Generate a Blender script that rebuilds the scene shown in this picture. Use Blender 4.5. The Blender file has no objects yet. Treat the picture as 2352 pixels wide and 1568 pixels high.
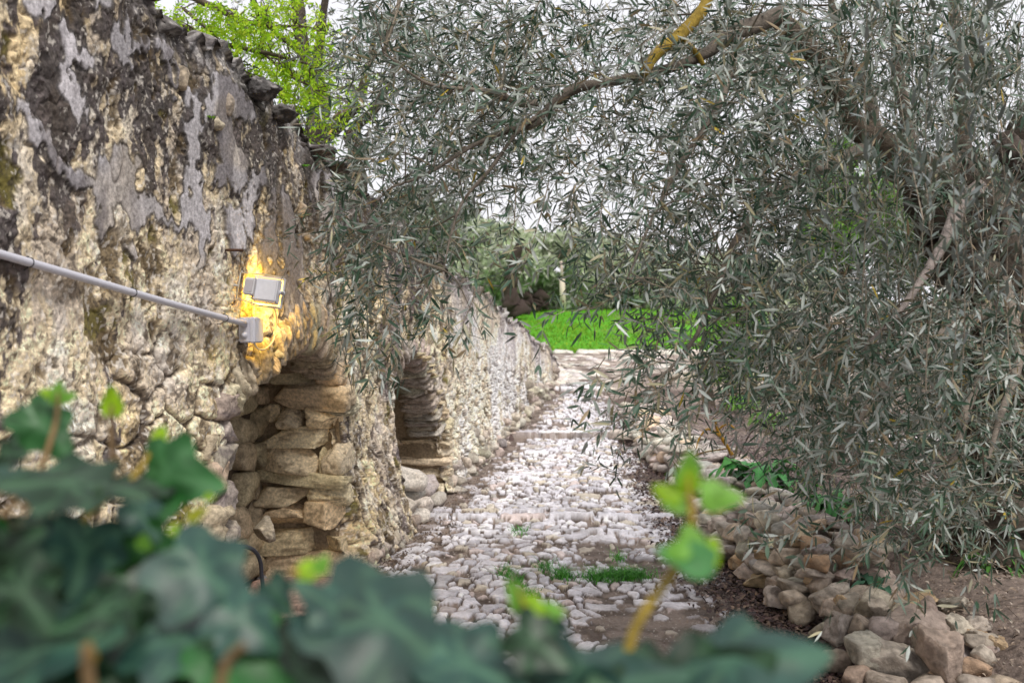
import bpy, bmesh, math, random
import numpy as np
from mathutils import Vector, Matrix

# ------------------------------------------------------------------ camera, sky, sun
scene = bpy.context.scene
EYE, F, CX, HOR = 1.6, 2287.0, 1176.0, 700.0      # eye height, focal length in px of a 2352 wide frame, centre, horizon row
cam_d = bpy.data.cameras.new('camera'); cam = bpy.data.objects.new('camera', cam_d)
scene.collection.objects.link(cam); scene.camera = cam
cam.location = (0, 0, EYE); cam.rotation_euler = (math.radians(90), 0, 0)
cam_d.sensor_width = 36; cam_d.lens = 35.0; cam_d.shift_y = -(784-HOR)/2352
cam_d.clip_start = 0.05; cam_d.clip_end = 2000
cam_d.dof.use_dof = True; cam_d.dof.focus_distance = 4.7; cam_d.dof.aperture_fstop = 3.2

world = bpy.data.worlds.new("World"); scene.world = world; world.use_nodes = True
nt = world.node_tree; nt.nodes.clear()
sky = nt.nodes.new('ShaderNodeTexSky'); sky.sky_type = 'NISHITA'; sky.sun_disc = False
SUN_EL, SUN_AZ = 55, 150                          # overcast: sun high behind the camera's right shoulder
sky.sun_elevation = math.radians(SUN_EL); sky.sun_rotation = math.radians(SUN_AZ)
sky.dust_density = 5; sky.air_density = 1
sc_ = nt.nodes.new('ShaderNodeMix'); sc_.data_type = 'RGBA'; sc_.inputs[0].default_value = 0.86
sc_.inputs[7].default_value = (10.2, 10.1, 10.6, 1)        # the pale cloud cover
bg = nt.nodes.new('ShaderNodeBackground'); bg.inputs[1].default_value = 0.083
wo = nt.nodes.new('ShaderNodeOutputWorld')
nt.links.new(sky.outputs[0], sc_.inputs[6]); nt.links.new(sc_.outputs[2], bg.inputs[0]); nt.links.new(bg.outputs[0], wo.inputs[0])
sl = bpy.data.lights.new('sun', 'SUN'); sl.energy = 2.1; sl.angle = math.radians(18); sl.color = (1, .95, .88)
so = bpy.data.objects.new('sun', sl); scene.collection.objects.link(so)
az = math.radians(SUN_AZ); el = math.radians(SUN_EL)
sdir = Vector((math.sin(az)*math.cos(el), math.cos(az)*math.cos(el), math.sin(el)))
so.rotation_euler = sdir.to_track_quat('Z', 'Y').to_euler()
scene.view_settings.view_transform = 'Standard'; scene.view_settings.look = 'None'
scene.view_settings.exposure = 0.42; scene.view_settings.gamma = 1

# ------------------------------------------------------------------ numeric helpers
rng = np.random.default_rng(7); random.seed(7)
def hsh(ix, iy, iz, s=0):
    h = (ix.astype(np.int64)*374761393 + iy.astype(np.int64)*668265263 + iz.astype(np.int64)*2147483647 + s*1274126177) & 0xffffffff
    h = ((h ^ (h >> 13))*1274126177) & 0xffffffff
    h = (h ^ (h >> 16)); h = (h*2246822519) & 0xffffffff; h = h ^ (h >> 15)
    return h/4294967295.0
def vnoise(x, y, z, s=0):
    x, y, z = np.broadcast_arrays(np.asarray(x, float), np.asarray(y, float), np.asarray(z, float))
    fx, fy, fz = np.floor(x), np.floor(y), np.floor(z)
    u, v, w = x-fx, y-fy, z-fz
    u = u*u*(3-2*u); v = v*v*(3-2*v); w = w*w*(3-2*w)
    r = 0
    for a in (0, 1):
        for b in (0, 1):
            for c in (0, 1):
                r = r + hsh(fx+a, fy+b, fz+c, s)*(u if a else 1-u)*(v if b else 1-v)*(w if c else 1-w)
    return r*2-1
def fbm(x, y, z=0., o=4, s=0, g=.5):
    r, a, f = 0, 1., 1.
    for i in range(o):
        r = r + a*vnoise(np.asarray(x)*f+i*17.3, np.asarray(y)*f-i*9.1, np.asarray(z)*f+i*5.7, s+i); a *= g; f *= 2.03
    return r
def sst(a, b, x):
    t = np.clip((x-a)/(b-a), 0, 1); return t*t*(3-2*t)
def lerp(a, b, t):
    return a+(b-a)*t
def mixc(c, col, t):
    return c*(1-t[..., None]) + np.asarray(col, float)*t[..., None]
def voro(x, y, s=0, jit=.9, wv=.25):
    fx, fy = np.floor(x), np.floor(y); z0 = np.zeros_like(fx)
    f1 = np.full(x.shape, 9.); f2 = np.full(x.shape, 9.); cid = np.zeros(x.shape); dx1 = np.zeros(x.shape); dy1 = np.zeros(x.shape)
    for i in (-1, 0, 1):
        for j in (-1, 0, 1):
            gx, gy = fx+i, fy+j
            px = gx+.5+(hsh(gx, gy, z0, s)-.5)*jit; py = gy+.5+(hsh(gx, gy, z0+1, s)-.5)*jit
            w = 1+(hsh(gx, gy, z0+2, s)-.5)*2*wv
            dx, dy = x-px, y-py
            d = np.sqrt(dx*dx+dy*dy)/w; h = hsh(gx, gy, z0+3, s)
            n1 = d < f1
            f2 = np.where(n1, f1, np.minimum(f2, d))
            cid = np.where(n1, h, cid); dx1 = np.where(n1, dx, dx1); dy1 = np.where(n1, dy, dy1); f1 = np.where(n1, d, f1)
    return f1, f2, cid, dx1, dy1
def r2(c, k):                                    # another random number out of a cell number
    return np.modf(np.abs(np.sin(c*(91.7+k*37.3)+k*3.1)*43758.5453))[0]
def inpoly(x, y, pts):
    ins = np.zeros(x.shape, bool); n = len(pts)
    for i in range(n):
        x1, y1 = pts[i]; x2, y2 = pts[(i+1) % n]
        if y1 == y2: continue
        c = ((y1 > y) != (y2 > y)) & (x < (x2-x1)*(y-y1)/(y2-y1)+x1)
        ins ^= c
    return ins
def at(x, y, Y):
    return np.array([(x-CX)/F*Y, Y, EYE+(HOR-y)/F*Y])
def norm(v):
    return v/np.maximum(np.linalg.norm(v, axis=-1, keepdims=True), 1e-9)

# ------------------------------------------------------------------ mesh builder
C = scene.collection
class MB:
    def __init__(s): s.v = []; s.f = []; s.c = []; s.n = 0
    def add(s, v, faces, col):
        """v (N,3); faces: list of int arrays (M,3)/(M,4); col (3,) or (N,3)"""
        v = np.asarray(v, float).reshape(-1, 3); s.v.append(v)
        col = np.asarray(col, float)
        s.c.append(np.broadcast_to(col, (len(v), 3)))
        for f in (faces if isinstance(faces, list) else [faces]):
            f = np.asarray(f, np.int64)
            if len(f): s.f.append(f+s.n)
        s.n += len(v)
    def build(s, name, mat, parent=None, smooth=True, origin=None):
        if not s.v: return None
        v = np.concatenate(s.v); c = np.concatenate(s.c)
        if parent is not None: v = v-np.array(parent.location)
        elif origin is not None: v = v-np.array(origin)
        me = bpy.data.meshes.new(name)
        lt = np.concatenate([np.full(len(f), f.shape[1]) for f in s.f]); lv = np.concatenate([f.ravel() for f in s.f])
        me.vertices.add(len(v)); me.vertices.foreach_set('co', v.astype(np.float32).ravel())
        me.loops.add(len(lv)); me.loops.foreach_set('vertex_index', lv.astype(np.int32))
        me.polygons.add(len(lt)); me.polygons.foreach_set('loop_start', np.concatenate([[0], np.cumsum(lt)[:-1]]).astype(np.int32))
        me.polygons.foreach_set('loop_total', lt.astype(np.int32))
        me.polygons.foreach_set('use_smooth', np.full(len(lt), smooth))
        me.update(calc_edges=True)
        a = me.color_attributes.new('Col', 'FLOAT_COLOR', 'POINT')
        a.data.foreach_set('color', np.concatenate([c, np.ones((len(c), 1))], 1).astype(np.float32).ravel())
        me.materials.append(mat)
        o = bpy.data.objects.new(name, me); C.objects.link(o)
        if parent is not None: o.parent = parent
        elif origin is not None: o.location = tuple(origin)
        return o
def tag(o, label=None, cat=None, group=None, kind=None):
    if label: o['label'] = label
    if cat: o['category'] = cat
    if group: o['group'] = group
    if kind: o['kind'] = kind
    return o
def empty(name, loc, label, cat, group=None):
    o = bpy.data.objects.new(name, None); C.objects.link(o); o.location = tuple(float(a) for a in loc); o.empty_display_size = .1
    return tag(o, label, cat, group)
def grid(nr, nc):
    i = np.arange(nr*nc).reshape(nr, nc)
    return np.stack([i[:-1, :-1], i[:-1, 1:], i[1:, 1:], i[1:, :-1]], -1).reshape(-1, 4)
def tube(mb, pts, rad, col, sides=6, rough=0, seed=0):
    pts = np.asarray(pts, float); n = len(pts); rad = np.broadcast_to(np.asarray(rad, float), (n,))
    t = norm(np.gradient(pts, axis=0)); ref = np.array([.13, .21, 1.]) if abs(t[0, 2]) < .9 else np.array([1., .1, 0])
    a = norm(np.cross(t, ref)); b = np.cross(t, a)
    th = np.linspace(0, 2*math.pi, sides, endpoint=False)
    r = rad[:, None]*np.ones((1, sides))
    if rough: r = r*(1+rough*fbm(pts[:, None, 0]*8/1+np.cos(th)*1.5, pts[:, None, 2]*5+np.sin(th)*1.5, pts[:, None, 1]*5, 3, seed))
    v = pts[:, None]+r[..., None]*(np.cos(th)[None, :, None]*a[:, None]+np.sin(th)[None, :, None]*b[:, None])
    i = np.arange(n*sides).reshape(n, sides); j = np.roll(i, -1, 1)
    f = np.stack([i[:-1], j[:-1], j[1:], i[1:]], -1).reshape(-1, 4)
    vv = v.reshape(-1, 3); capi = len(vv)
    vv = np.concatenate([vv, pts[:1], pts[-1:]])
    f3 = np.concatenate([np.stack([i[0], np.full(sides, capi), j[0]], -1), np.stack([i[-1], j[-1], np.full(sides, capi+1)], -1)])
    if np.ndim(col) == 2: col = np.concatenate([np.repeat(col, sides, 0), col[:1], col[-1:]])
    mb.add(vv, [f, f3], col)
def smooth_path(p, k=6):
    p = np.asarray(p, float); n = len(p); out = []
    q = np.concatenate([[2*p[0]-p[1]], p, [2*p[-1]-p[-2]]])
    for i in range(n-1):
        a, b, c, d = q[i:i+4]
        for t in np.linspace(0, 1, k, endpoint=False):
            out.append(.5*((2*b)+(c-a)*t+(2*a-5*b+4*c-d)*t*t+(-a+3*b-3*c+d)*t**3))
    out.append(p[-1]); return np.array(out)
ICO = {}
for sd in (1, 2, 3, 4):
    bm = bmesh.new(); bmesh.ops.create_icosphere(bm, subdivisions=sd, radius=1)
    ICO[sd] = (np.array([v.co[:] for v in bm.verts]), np.array([[v.index for v in f.verts] for f in bm.faces])); bm.free()
def rock(mb, cen, dims, ax=None, k=4., cuts=5, nz=.06, sub=3, seed=0, col=(.4, .36, .3), var=.25, stain=None):
    """an angular stone: rounded block, planed by random cuts, roughened; ax = 3x3 rows of axes; dims = full sizes"""
    r_ = np.random.default_rng(seed); p, f = ICO[sub]; p = p.copy()
    p = p/((np.abs(p)**k).sum(1)**(1/k))[:, None]
    for i in range(cuts):
        n = norm(r_.normal(size=3)); d = r_.uniform(.60, .92)*(np.abs(n).sum()*.62 if k > 3 else 1)
        s = p@n; p = p-np.maximum(s-d, 0)[:, None]*n
    o = r_.uniform(0, 99, 3)
    q = p*2.2+o
    nn = fbm(q[:, 0], q[:, 1], q[:, 2], 2, seed % 50)*nz*.55+.6*nz*(.5-np.abs(fbm(q[:, 0]*1.7, q[:, 1]*1.7, q[:, 2]*1.7, 3, seed % 41)))
    n2 = fbm(q[:, 0]*5, q[:, 1]*5, q[:, 2]*5, 3, 9)*nz*.4
    p = p*(1+nn+n2)[:, None]
    w = p*np.asarray(dims)*.5
    if ax is not None: w = w@np.asarray(ax)
    w = w+np.asarray(cen)
    c = np.asarray(col, float)*(1+r_.uniform(-var, var))*(1+r_.uniform(-.05, .05, 3))
    m = fbm(q[:, 0]*1.3, q[:, 1]*1.3, q[:, 2]*1.3, 4, 21)
    cc = c*(1+.30*m)[:, None]
    if stain is not None: cc = mixc(cc, stain[0], np.clip(sst(stain[1], stain[1]+.35, m+.3*n2/nz), 0, 1)*stain[2])
    mb.add(w, f, np.clip(cc, .01, .9))
def rotz(a):
    return np.array([[math.cos(a), math.sin(a), 0], [-math.sin(a), math.cos(a), 0], [0, 0, 1]])
def randrot(r_, tilt=.35):
    a = r_.uniform(0, 6.28); m = rotz(a); t = r_.uniform(-tilt, tilt, 2)
    rx = np.array([[1, 0, 0], [0, math.cos(t[0]), math.sin(t[0])], [0, -math.sin(t[0]), math.cos(t[0])]])
    ry = np.array([[math.cos(t[1]), 0, math.sin(t[1])], [0, 1, 0], [-math.sin(t[1]), 0, math.cos(t[1])]])
    return m@rx@ry

# ------------------------------------------------------------------ materials
def mat_col(name, rough=.85, nscale=60, nvar=.3, bscale=80, bstr=.4, bdist=.004, spec=.3, transl=0., tint=None, hue=0):
    m = bpy.data.materials.new(name); m.use_nodes = True; t = m.node_tree; N = t.nodes; L = t.links
    b = N['Principled BSDF']; b.inputs['Roughness'].default_value = rough; b.inputs['Specular IOR Level'].default_value = spec
    at_ = N.new('ShaderNodeAttribute'); at_.attribute_name = 'Col'
    tc = N.new('ShaderNodeTexCoord'); src = at_.outputs['Color']
    if nvar:
        no = N.new('ShaderNodeTexNoise'); no.inputs['Scale'].default_value = nscale; no.inputs['Detail'].default_value = 7; no.inputs['Roughness'].default_value = .65
        L.new(tc.outputs['Object'], no.inputs['Vector'])
        mr = N.new('ShaderNodeMapRange'); mr.inputs[1].default_value = .32; mr.inputs[2].default_value = .68
        mr.inputs[3].default_value = 1-nvar; mr.inputs[4].default_value = 1+nvar; L.new(no.outputs[0], mr.inputs[0])
        vm = N.new('ShaderNodeVectorMath'); vm.operation = 'SCALE'; L.new(src, vm.inputs[0]); L.new(mr.outputs[0], vm.inputs['Scale'])
        src = vm.outputs[0]
    L.new(src, b.inputs['Base Color'])
    if bstr:
        n2 = N.new('ShaderNodeTexNoise'); n2.inputs['Scale'].default_value = bscale; n2.inputs['Detail'].default_value = 8; n2.inputs['Roughness'].default_value = .7
        L.new(tc.outputs['Object'], n2.inputs['Vector'])
        bu = N.new('ShaderNodeBump'); bu.inputs['Strength'].default_value = bstr; bu.inputs['Distance'].default_value = bdist
        L.new(n2.outputs[0], bu.inputs['Height']); L.new(bu.outputs[0], b.inputs['Normal'])
    if transl:
        tr = N.new('ShaderNodeBsdfTranslucent'); mx = N.new('ShaderNodeMixShader'); mx.inputs[0].default_value = transl
        L.new(src, tr.inputs['Color']); L.new(b.outputs[0], mx.inputs[1]); L.new(tr.outputs[0], mx.inputs[2])
        L.new(mx.outputs[0], N['Material Output'].inputs['Surface'])
    return m
M = dict(
    wall=mat_col('old_masonry', .94, 60, .42, 80, .85, .007),
    rock=mat_col('stone', .9, 22, .38, 45, .9, .012),
    cobble=mat_col('cobbles', .8, 60, .18, 90, .5, .004, spec=.35),
    earth=mat_col('earth', .95, 25, .4, 40, .9, .02),
    field=mat_col('field', .9, 6, .3, 30, .8, .03),
    bark=mat_col('bark', .95, 40, .4, 45, 1, .012),
    olive=mat_col('olive_leaf', .45, 30, .12, 1, 0, spec=.5, transl=.08),
    lime=mat_col('young_leaf', .5, 30, .1, 1, 0, spec=.35, transl=.5),
    far=mat_col('far_leaf', .7, 5, .2, 1, 0, spec=.3, transl=.42),
    ivy=mat_col('ivy_leaf', .42, 25, .2, 40, .2, .003, spec=.4, transl=.10),
    litter=mat_col('dead_leaf', .8, 50, .3, 60, .4, .003),
    grey=mat_col('grey_plastic', .42, 90, .05, 120, .15, .001, spec=.45),
    cable=mat_col('cable', .45, 90, .1, 60, 0, spec=.4),
    metal=mat_col('painted_metal', .4, 60, .06, 200, .12, .0006, spec=.5),
    plaster=mat_col('whitewash', .85, 8, .1, 30, .4, .004),
    brick=mat_col('clay', .85, 30, .2, 60, .5, .003),
)
# ------------------------------------------------------------------ terrain
def wx(Y): return -2.07+.18*Y                     # X of the old wall's face at distance Y
def path_z(Y):
    z = np.interp(Y, [0, 7.3, 11.2, 14.3, 23], [0, 0, .085, .27, .38])
    return z+.05*sst(11.2, 11.26, Y)+.07*sst(14.35, 14.41, Y)
def terr(X, Y):
    X, Y = np.broadcast_arrays(np.asarray(X, float), np.asarray(Y, float))
    p = path_z(Y)
    base = np.interp(Y, [0, 4, 9, 15, 23, 40, 60], [.30, .30, .34, .42, .49, 1.38, 1.6])
    sh = .42*sst(6.5, 4.6, Y); r = lerp(p, base, sst(1.45+sh*.6, 1.95+sh, X))
    r = np.where(Y > 15, lerp(r, base, sst(15, 20, Y)), r)
    r = np.where((X < wx(Y)-.72) & (Y < 15.6), .75+0*X, r)
    r = np.where((X < wx(Y)+.02) & (X > wx(Y)-.72) & (Y < 15.6), .0+.02*Y*(Y > 8.5), r)
    return r
# one sheet to the horizon
ax_ = np.concatenate([[-600, -200, -80, -40], np.arange(-22, -2.4, 1.), np.arange(-2.4, 8, .09), np.arange(8, 30, .8), [40, 80, 200, 600]])
ay_ = np.concatenate([[-300, -60, -10, -2], np.arange(0, 24, .09), np.arange(24, 70, .8), [90, 150, 300, 900]])
GX, GY = np.meshgrid(ax_, ay_)
GZ = terr(GX, GY)-.05*(1-sst(1.2, 1.6, GX))*(GY < 15.3)
nn = fbm(GX*1.2, GY*1.2, 0, 4, 5); nf = fbm(GX*7, GY*7, 0, 4, 15)
GZ = GZ+.035*nn+.02*nf
col = mixc(np.broadcast_to([.27, .215, .185], GX.shape+(3,)), (.13, .095, .08), sst(-.2, .5, nn+.5*nf))
col = mixc(col, (.55, .48, .41), sst(13.5, 16.5, GY)*sst(.3, -.5, nf)*.8)
col = mixc(col, (.10, .065, .06), sst(1.95, 1.5, GX)*sst(14, 11, GY)*.75)     # leaf mould along the path edge
mead = sst(22.6, 23.3, GY+.4*nn)*sst(.30, .22, GX/np.maximum(GY, 1)+.03*nn); col = mixc(col, (.09, .34, .01), mead)
col = mixc(col, (.20, .19, .09), sst(.25, .7, fbm(GX*.5, GY*.9, 3, 3, 8))*sst(2.2, 3, GX)*.5)
mb = MB(); mb.add(np.stack([GX, GY, GZ], -1).reshape(-1, 3), grid(*GX.shape), col.reshape(-1, 3))
tag(mb.build('ground', M['earth']), kind='structure')

# the cobbled path: a packed pavement of rounded stones
PY = 1/np.linspace(1/2.4, 1/15.3, 1000); PX = np.linspace(-1.75, 1.72, 760)
X, Y = np.meshgrid(PX, PY); X = X+.12*(Y-6)*(X < .2)*0+0
X = lerp(X, X+.0, 1); X = np.maximum(X, wx(Y)-.15+.0*X) if False else X
big = sst(9, 5.5, Y)
S = 1/.072
wxn = X+.030*fbm(X*7, Y*7, 0, 3, 31); wyn = Y+.030*fbm(X*7, Y*7, 5, 3, 32)
f1, f2, cid, dx, dy = voro(wxn*S*.98, wyn*S*.74, 11, 1.0, .45)
f1b, f2b, cidb, dxb, dyb = voro(wxn*S*.42+7, wyn*S*.62, 12, .9, .3)   # scattered big ones
isb = (r2(cidb, 1) < .13)*1.
e = lerp(f2-f1, (f2b-f1b)*1.6, isb); cc = np.where(isb > .5, cidb, cid); dx = np.where(isb > .5, dxb, dx); dy = np.where(isb > .5, dyb, dy)
# stones next to a big one are cut by its joint
e = np.where(isb > .5, e, e)
dirt = fbm(X*1.6, Y*1.1, 0, 4, 41)
patch = sst(.55, .15, np.hypot((X-.75)/1.0, (Y-4.95)/.75))+.8*sst(.5, .1, np.hypot((X-.15)/1.6, (Y-6.55)/.42))+.9*sst(.6, .2, np.hypot((X+.75)/.75, (Y-6.9)/.7))
edge = sst(.42, .05, X-wx(Y))+sst(1.12, 1.38, X+.12*dirt)
bury = np.clip(.75*sst(.25, .9, dirt)+.6*patch+edge*1.0, 0, 1)
stone = sst(.08, .30, e)**.5
miss = (r2(cc, 5) < .04+.75*bury)
h = .021*stone+(r2(cc, 2)-.5)*.010+(dx*(r2(cc, 3)-.5)+dy*(r2(cc, 4)-.5))*.02
h = np.where(miss, -.004+0*h, h*(1-.55*bury))
h = np.where(stone < .01, 0, h)*sst(0, .15, e)
fine = fbm(X*40, Y*40, 0, 3, 44)
# long edging slabs
slab = np.zeros_like(X)
def slabs(y0, w, sd, z0, x0=-.9, x1=1.25):
    global h, slab, cc, miss
    yy = y0+.03*vnoise(X*1.3, 0, sd, sd)
    xs = X/.36+.4*vnoise(0, Y*0+sd, 0, sd); k = np.floor(xs+.25*np.sin(np.floor(xs)*7)); fr = (xs-np.floor(xs))
    inn = sst(w*.5+.008, w*.5-.006, np.abs(Y-yy-.02*(r2(k+sd, 1)-.5)))*sst(.02, .05, fr)*sst(.98, .95, fr)*(X > x0)*(X < x1)
    h = lerp(h, z0+.01*r2(k+sd, 2)+.004*fine, inn); slab = np.maximum(slab, inn); cc = np.where(inn > .4, r2(k+sd*1.7, 3), cc); miss = miss & (inn < .4)
slabs(6.92, .055, 1, .034, -.35, 1.1); slabs(7.4, .10, 2, .042, -.7, 1.2); slabs(7.62, .05, 4, .034, -.6, .5); slabs(11.30, .12, 3, .022, -.2, 1.5); slabs(14.46, .14, 5, .02, .1, 1.6)
Zp = path_z(Y)+h+.012*fbm(X*2, Y*2, 0, 3, 47)+.0035*fine-.035*sst(1.25, 1.7, X)-.02*sst(.1, -.1, X-wx(Y))
g = r2(cc, 6)
sc = np.stack([.52+.27*g, .505+.27*g, .55+.27*g], -1)
sc = mixc(sc, (.55, .42, .36), (r2(cc, 7) < .09)*.6); sc = mixc(sc, (.50, .43, .30), (r2(cc, 8) < .12)*.7); sc = mixc(sc, (.30, .29, .30), (r2(cc, 9) < .10)*.6)
sc = sc*(1+.22*fbm(X*22, Y*18, 1, 4, 51)+.10*fbm(X*3, Y*2, 7, 3, 57))[..., None]
far_ = sst(6, 9, Y)
sc = sc*(1+.12*far_)[..., None]
earth_c = mixc(np.broadcast_to([.085, .062, .05], X.shape+(3,)), (.24, .19, .16), sst(-.4, .5, fbm(X*12, Y*12, 0, 3, 53)))
tt = np.clip(sst(.25, .8, stone)*sst(.0, .012, h), 0, 1)*(~miss)
tt = np.maximum(tt, sst(.8, .97, slab))
pebble = sst(.3, .12, voro(X*60, Y*60, 63, .9, .2)[0])*(r2(voro(X*60, Y*60, 63, .9, .2)[2], 1) < .16)
earth_c = mixc(earth_c, (.6, .56, .52), pebble*.9); Zp = Zp+.006*pebble*(1-tt)
tt = tt*(1-.85*sst(11.14, 11.2, Y)*sst(11.29, 11.24, Y))*(1-.9*sst(14.28, 14.34, Y)*sst(14.44, 14.4, Y)); colp = earth_c*(1-tt[..., None])+sc*tt[..., None]
colp = mixc(colp, (.20, .16, .135), .35*bury*(1-slab))
mb = MB(); mb.add(np.stack([X, Y, Zp], -1).reshape(-1, 3), grid(*X.shape), np.clip(colp, .02, .85).reshape(-1, 3))
tag(mb.build('path', M['cobble']), kind='structure')

# ------------------------------------------------------------------ the old stone wall
NX, NY = .984, -.177                             # normal of the wall face, towards the path
def W(Y, z, off=0.):
    Y = np.asarray(Y, float); return np.stack([wx(Y)+off*NX, Y+off*NY, np.asarray(z, float)+0*Y], -1)
def YW(px): return 4734/(1588-px)
def wc(px, py): Y = YW(px); return Y, EYE+(HOR-py)/F*Y
TOPY = [0, 2, 3, 3.82, 4.89, 5.79, 8.05, 9.32, 10.8, 13.2, 14.9, 16]; TOPZ = [3.6, 3.2, 2.95, 2.77, 2.605, 2.435, 1.95, 1.76, 1.553, 1.19, .87, .62]
arch1 = [(527, 1540), (545, 1300), (540, 1150), (527, 1000), (530, 945), (547, 912), (577, 888), (610, 860), (640, 832), (668, 811), (700, 799), (728, 805), (750, 828), (768, 860), (779, 905), (786, 1330), (800, 1345), (800, 1400)]
arch2 = [(912, 1200), (911, 900), (917, 868), (932, 834), (950, 808), (965, 828), (980, 868), (992, 910), (1003, 955), (1012, 1000), (1020, 1120), (1022, 1200)]
A1 = [wc(*p) for p in arch1]; A2 = [wc(*p) for p in arch2]
def seg_d(y, z, poly, close=False):
    d = np.full(y.shape, 9.); n = len(poly)
    for i in range(n-1):
        ax, az_ = poly[i]; bx, bz = poly[i+1]; ex, ez = bx-ax, bz-az_
        t = np.clip(((y-ax)*ex+(z-az_)*ez)/(ex*ex+ez*ez+1e-9), 0, 1); d = np.minimum(d, np.hypot(y-ax-t*ex, z-az_-t*ez))
    return d
# bare grey render that still clings to the face, outlined in the wall's own chart
def cr(l): return [(a*.3746, b*.3746) for a, b in l]
patches = [cr([(0,430),(60,560),(120,640),(200,720),(300,800),(330,880),(380,960),(420,1000),(520,1060),(590,1100),(600,960),(640,920),(700,960),(740,880),(780,870),(830,960),(870,1010),(850,1130),(900,1190),(960,1200),(1050,1200),(1130,1190),(1150,1050),(1200,1000),(1240,1100),(1240,1250),(1190,1380),(1150,1380),(1100,1410),(1040,1380),(960,1330),(900,1400),(830,1430),(790,1410),(760,1330),(690,1220),(700,1290),(690,1400),(640,1500),(600,1400),(590,1230),(560,1170),(480,1170),(380,1060),(290,1010),(190,880),(120,740),(60,700),(0,620)]),
 cr([(880,270),(960,310),(1010,400),(1010,500),(1050,580),(1110,620),(1120,760),(1110,850),(1060,930),(1050,1000),(1100,1020),(1140,1060),(1150,1200),(1180,1380),(1210,1600),(1230,1680),(1260,1600),(1280,1300),(1200,1180),(1200,1000),(1240,820),(1260,720),(1300,700),(1330,800),(1340,900),(1400,1150),(1450,1180),(1520,1140),(1530,1000),(1500,900),(1440,830),(1420,740),(1480,700),(1550,780),(1560,650),(1500,560),(1400,480),(1290,420),(1280,540),(1210,600),(1170,500),(1080,350),(1020,260),(930,220)]),
 cr([(360,100),(400,180),(500,300),(540,350),(520,420),(440,360),(420,440),(520,560),(525,740),(440,750),(400,620),(350,540),(370,330),(350,200)]),
 cr([(660,120),(760,110),(800,250),(900,260),(920,320),(830,300),(770,340),(830,420),(800,450),(700,350),(660,240)]),
 cr([(1550,1060),(1620,980),(1640,1060),(1600,1200),(1580,1380),(1560,1500),(1500,1450),(1510,1200)]),
 cr([(1680,1010),(1720,1100),(1800,1240),(1810,1400),(1830,1560),(1830,1740),(1700,1700),(1640,1600),(1620,1500),(1650,1380),(1700,1380),(1640,1280)]),
 cr([(1900,1020),(2030,1080),(2060,1150),(2010,1560),(1960,1540),(1950,1270),(1890,1200)]),
 cr([(2070,1200),(2150,1170),(2170,1350),(2100,1500),(2080,1300)]), cr([(1380,1240),(1500,1260),(1490,1500),(1430,1600),(1390,1500)]),
 cr([(770,1500),(830,1500),(835,1600),(790,1650),(765,1568)]), cr([(1330,980),(1400,1050),(1380,1150),(1310,1120)]),
 cr([(0,120),(60,150),(90,300),(60,420),(0,330)]), cr([(150,-100),(300,-80),(330,60),(280,130),(170,60)]),
 cr([(520,-60),(640,-40),(650,60),(560,80)]),
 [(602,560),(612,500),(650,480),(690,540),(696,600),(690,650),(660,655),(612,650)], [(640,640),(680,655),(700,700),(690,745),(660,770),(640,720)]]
NC, NR = 1250, 760
cy = np.concatenate([np.linspace(.3, 2.5, 60, endpoint=False), 1/np.linspace(1/2.5, 1/15.6, NC-60)])
tv = np.linspace(0, 1, NR)
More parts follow.
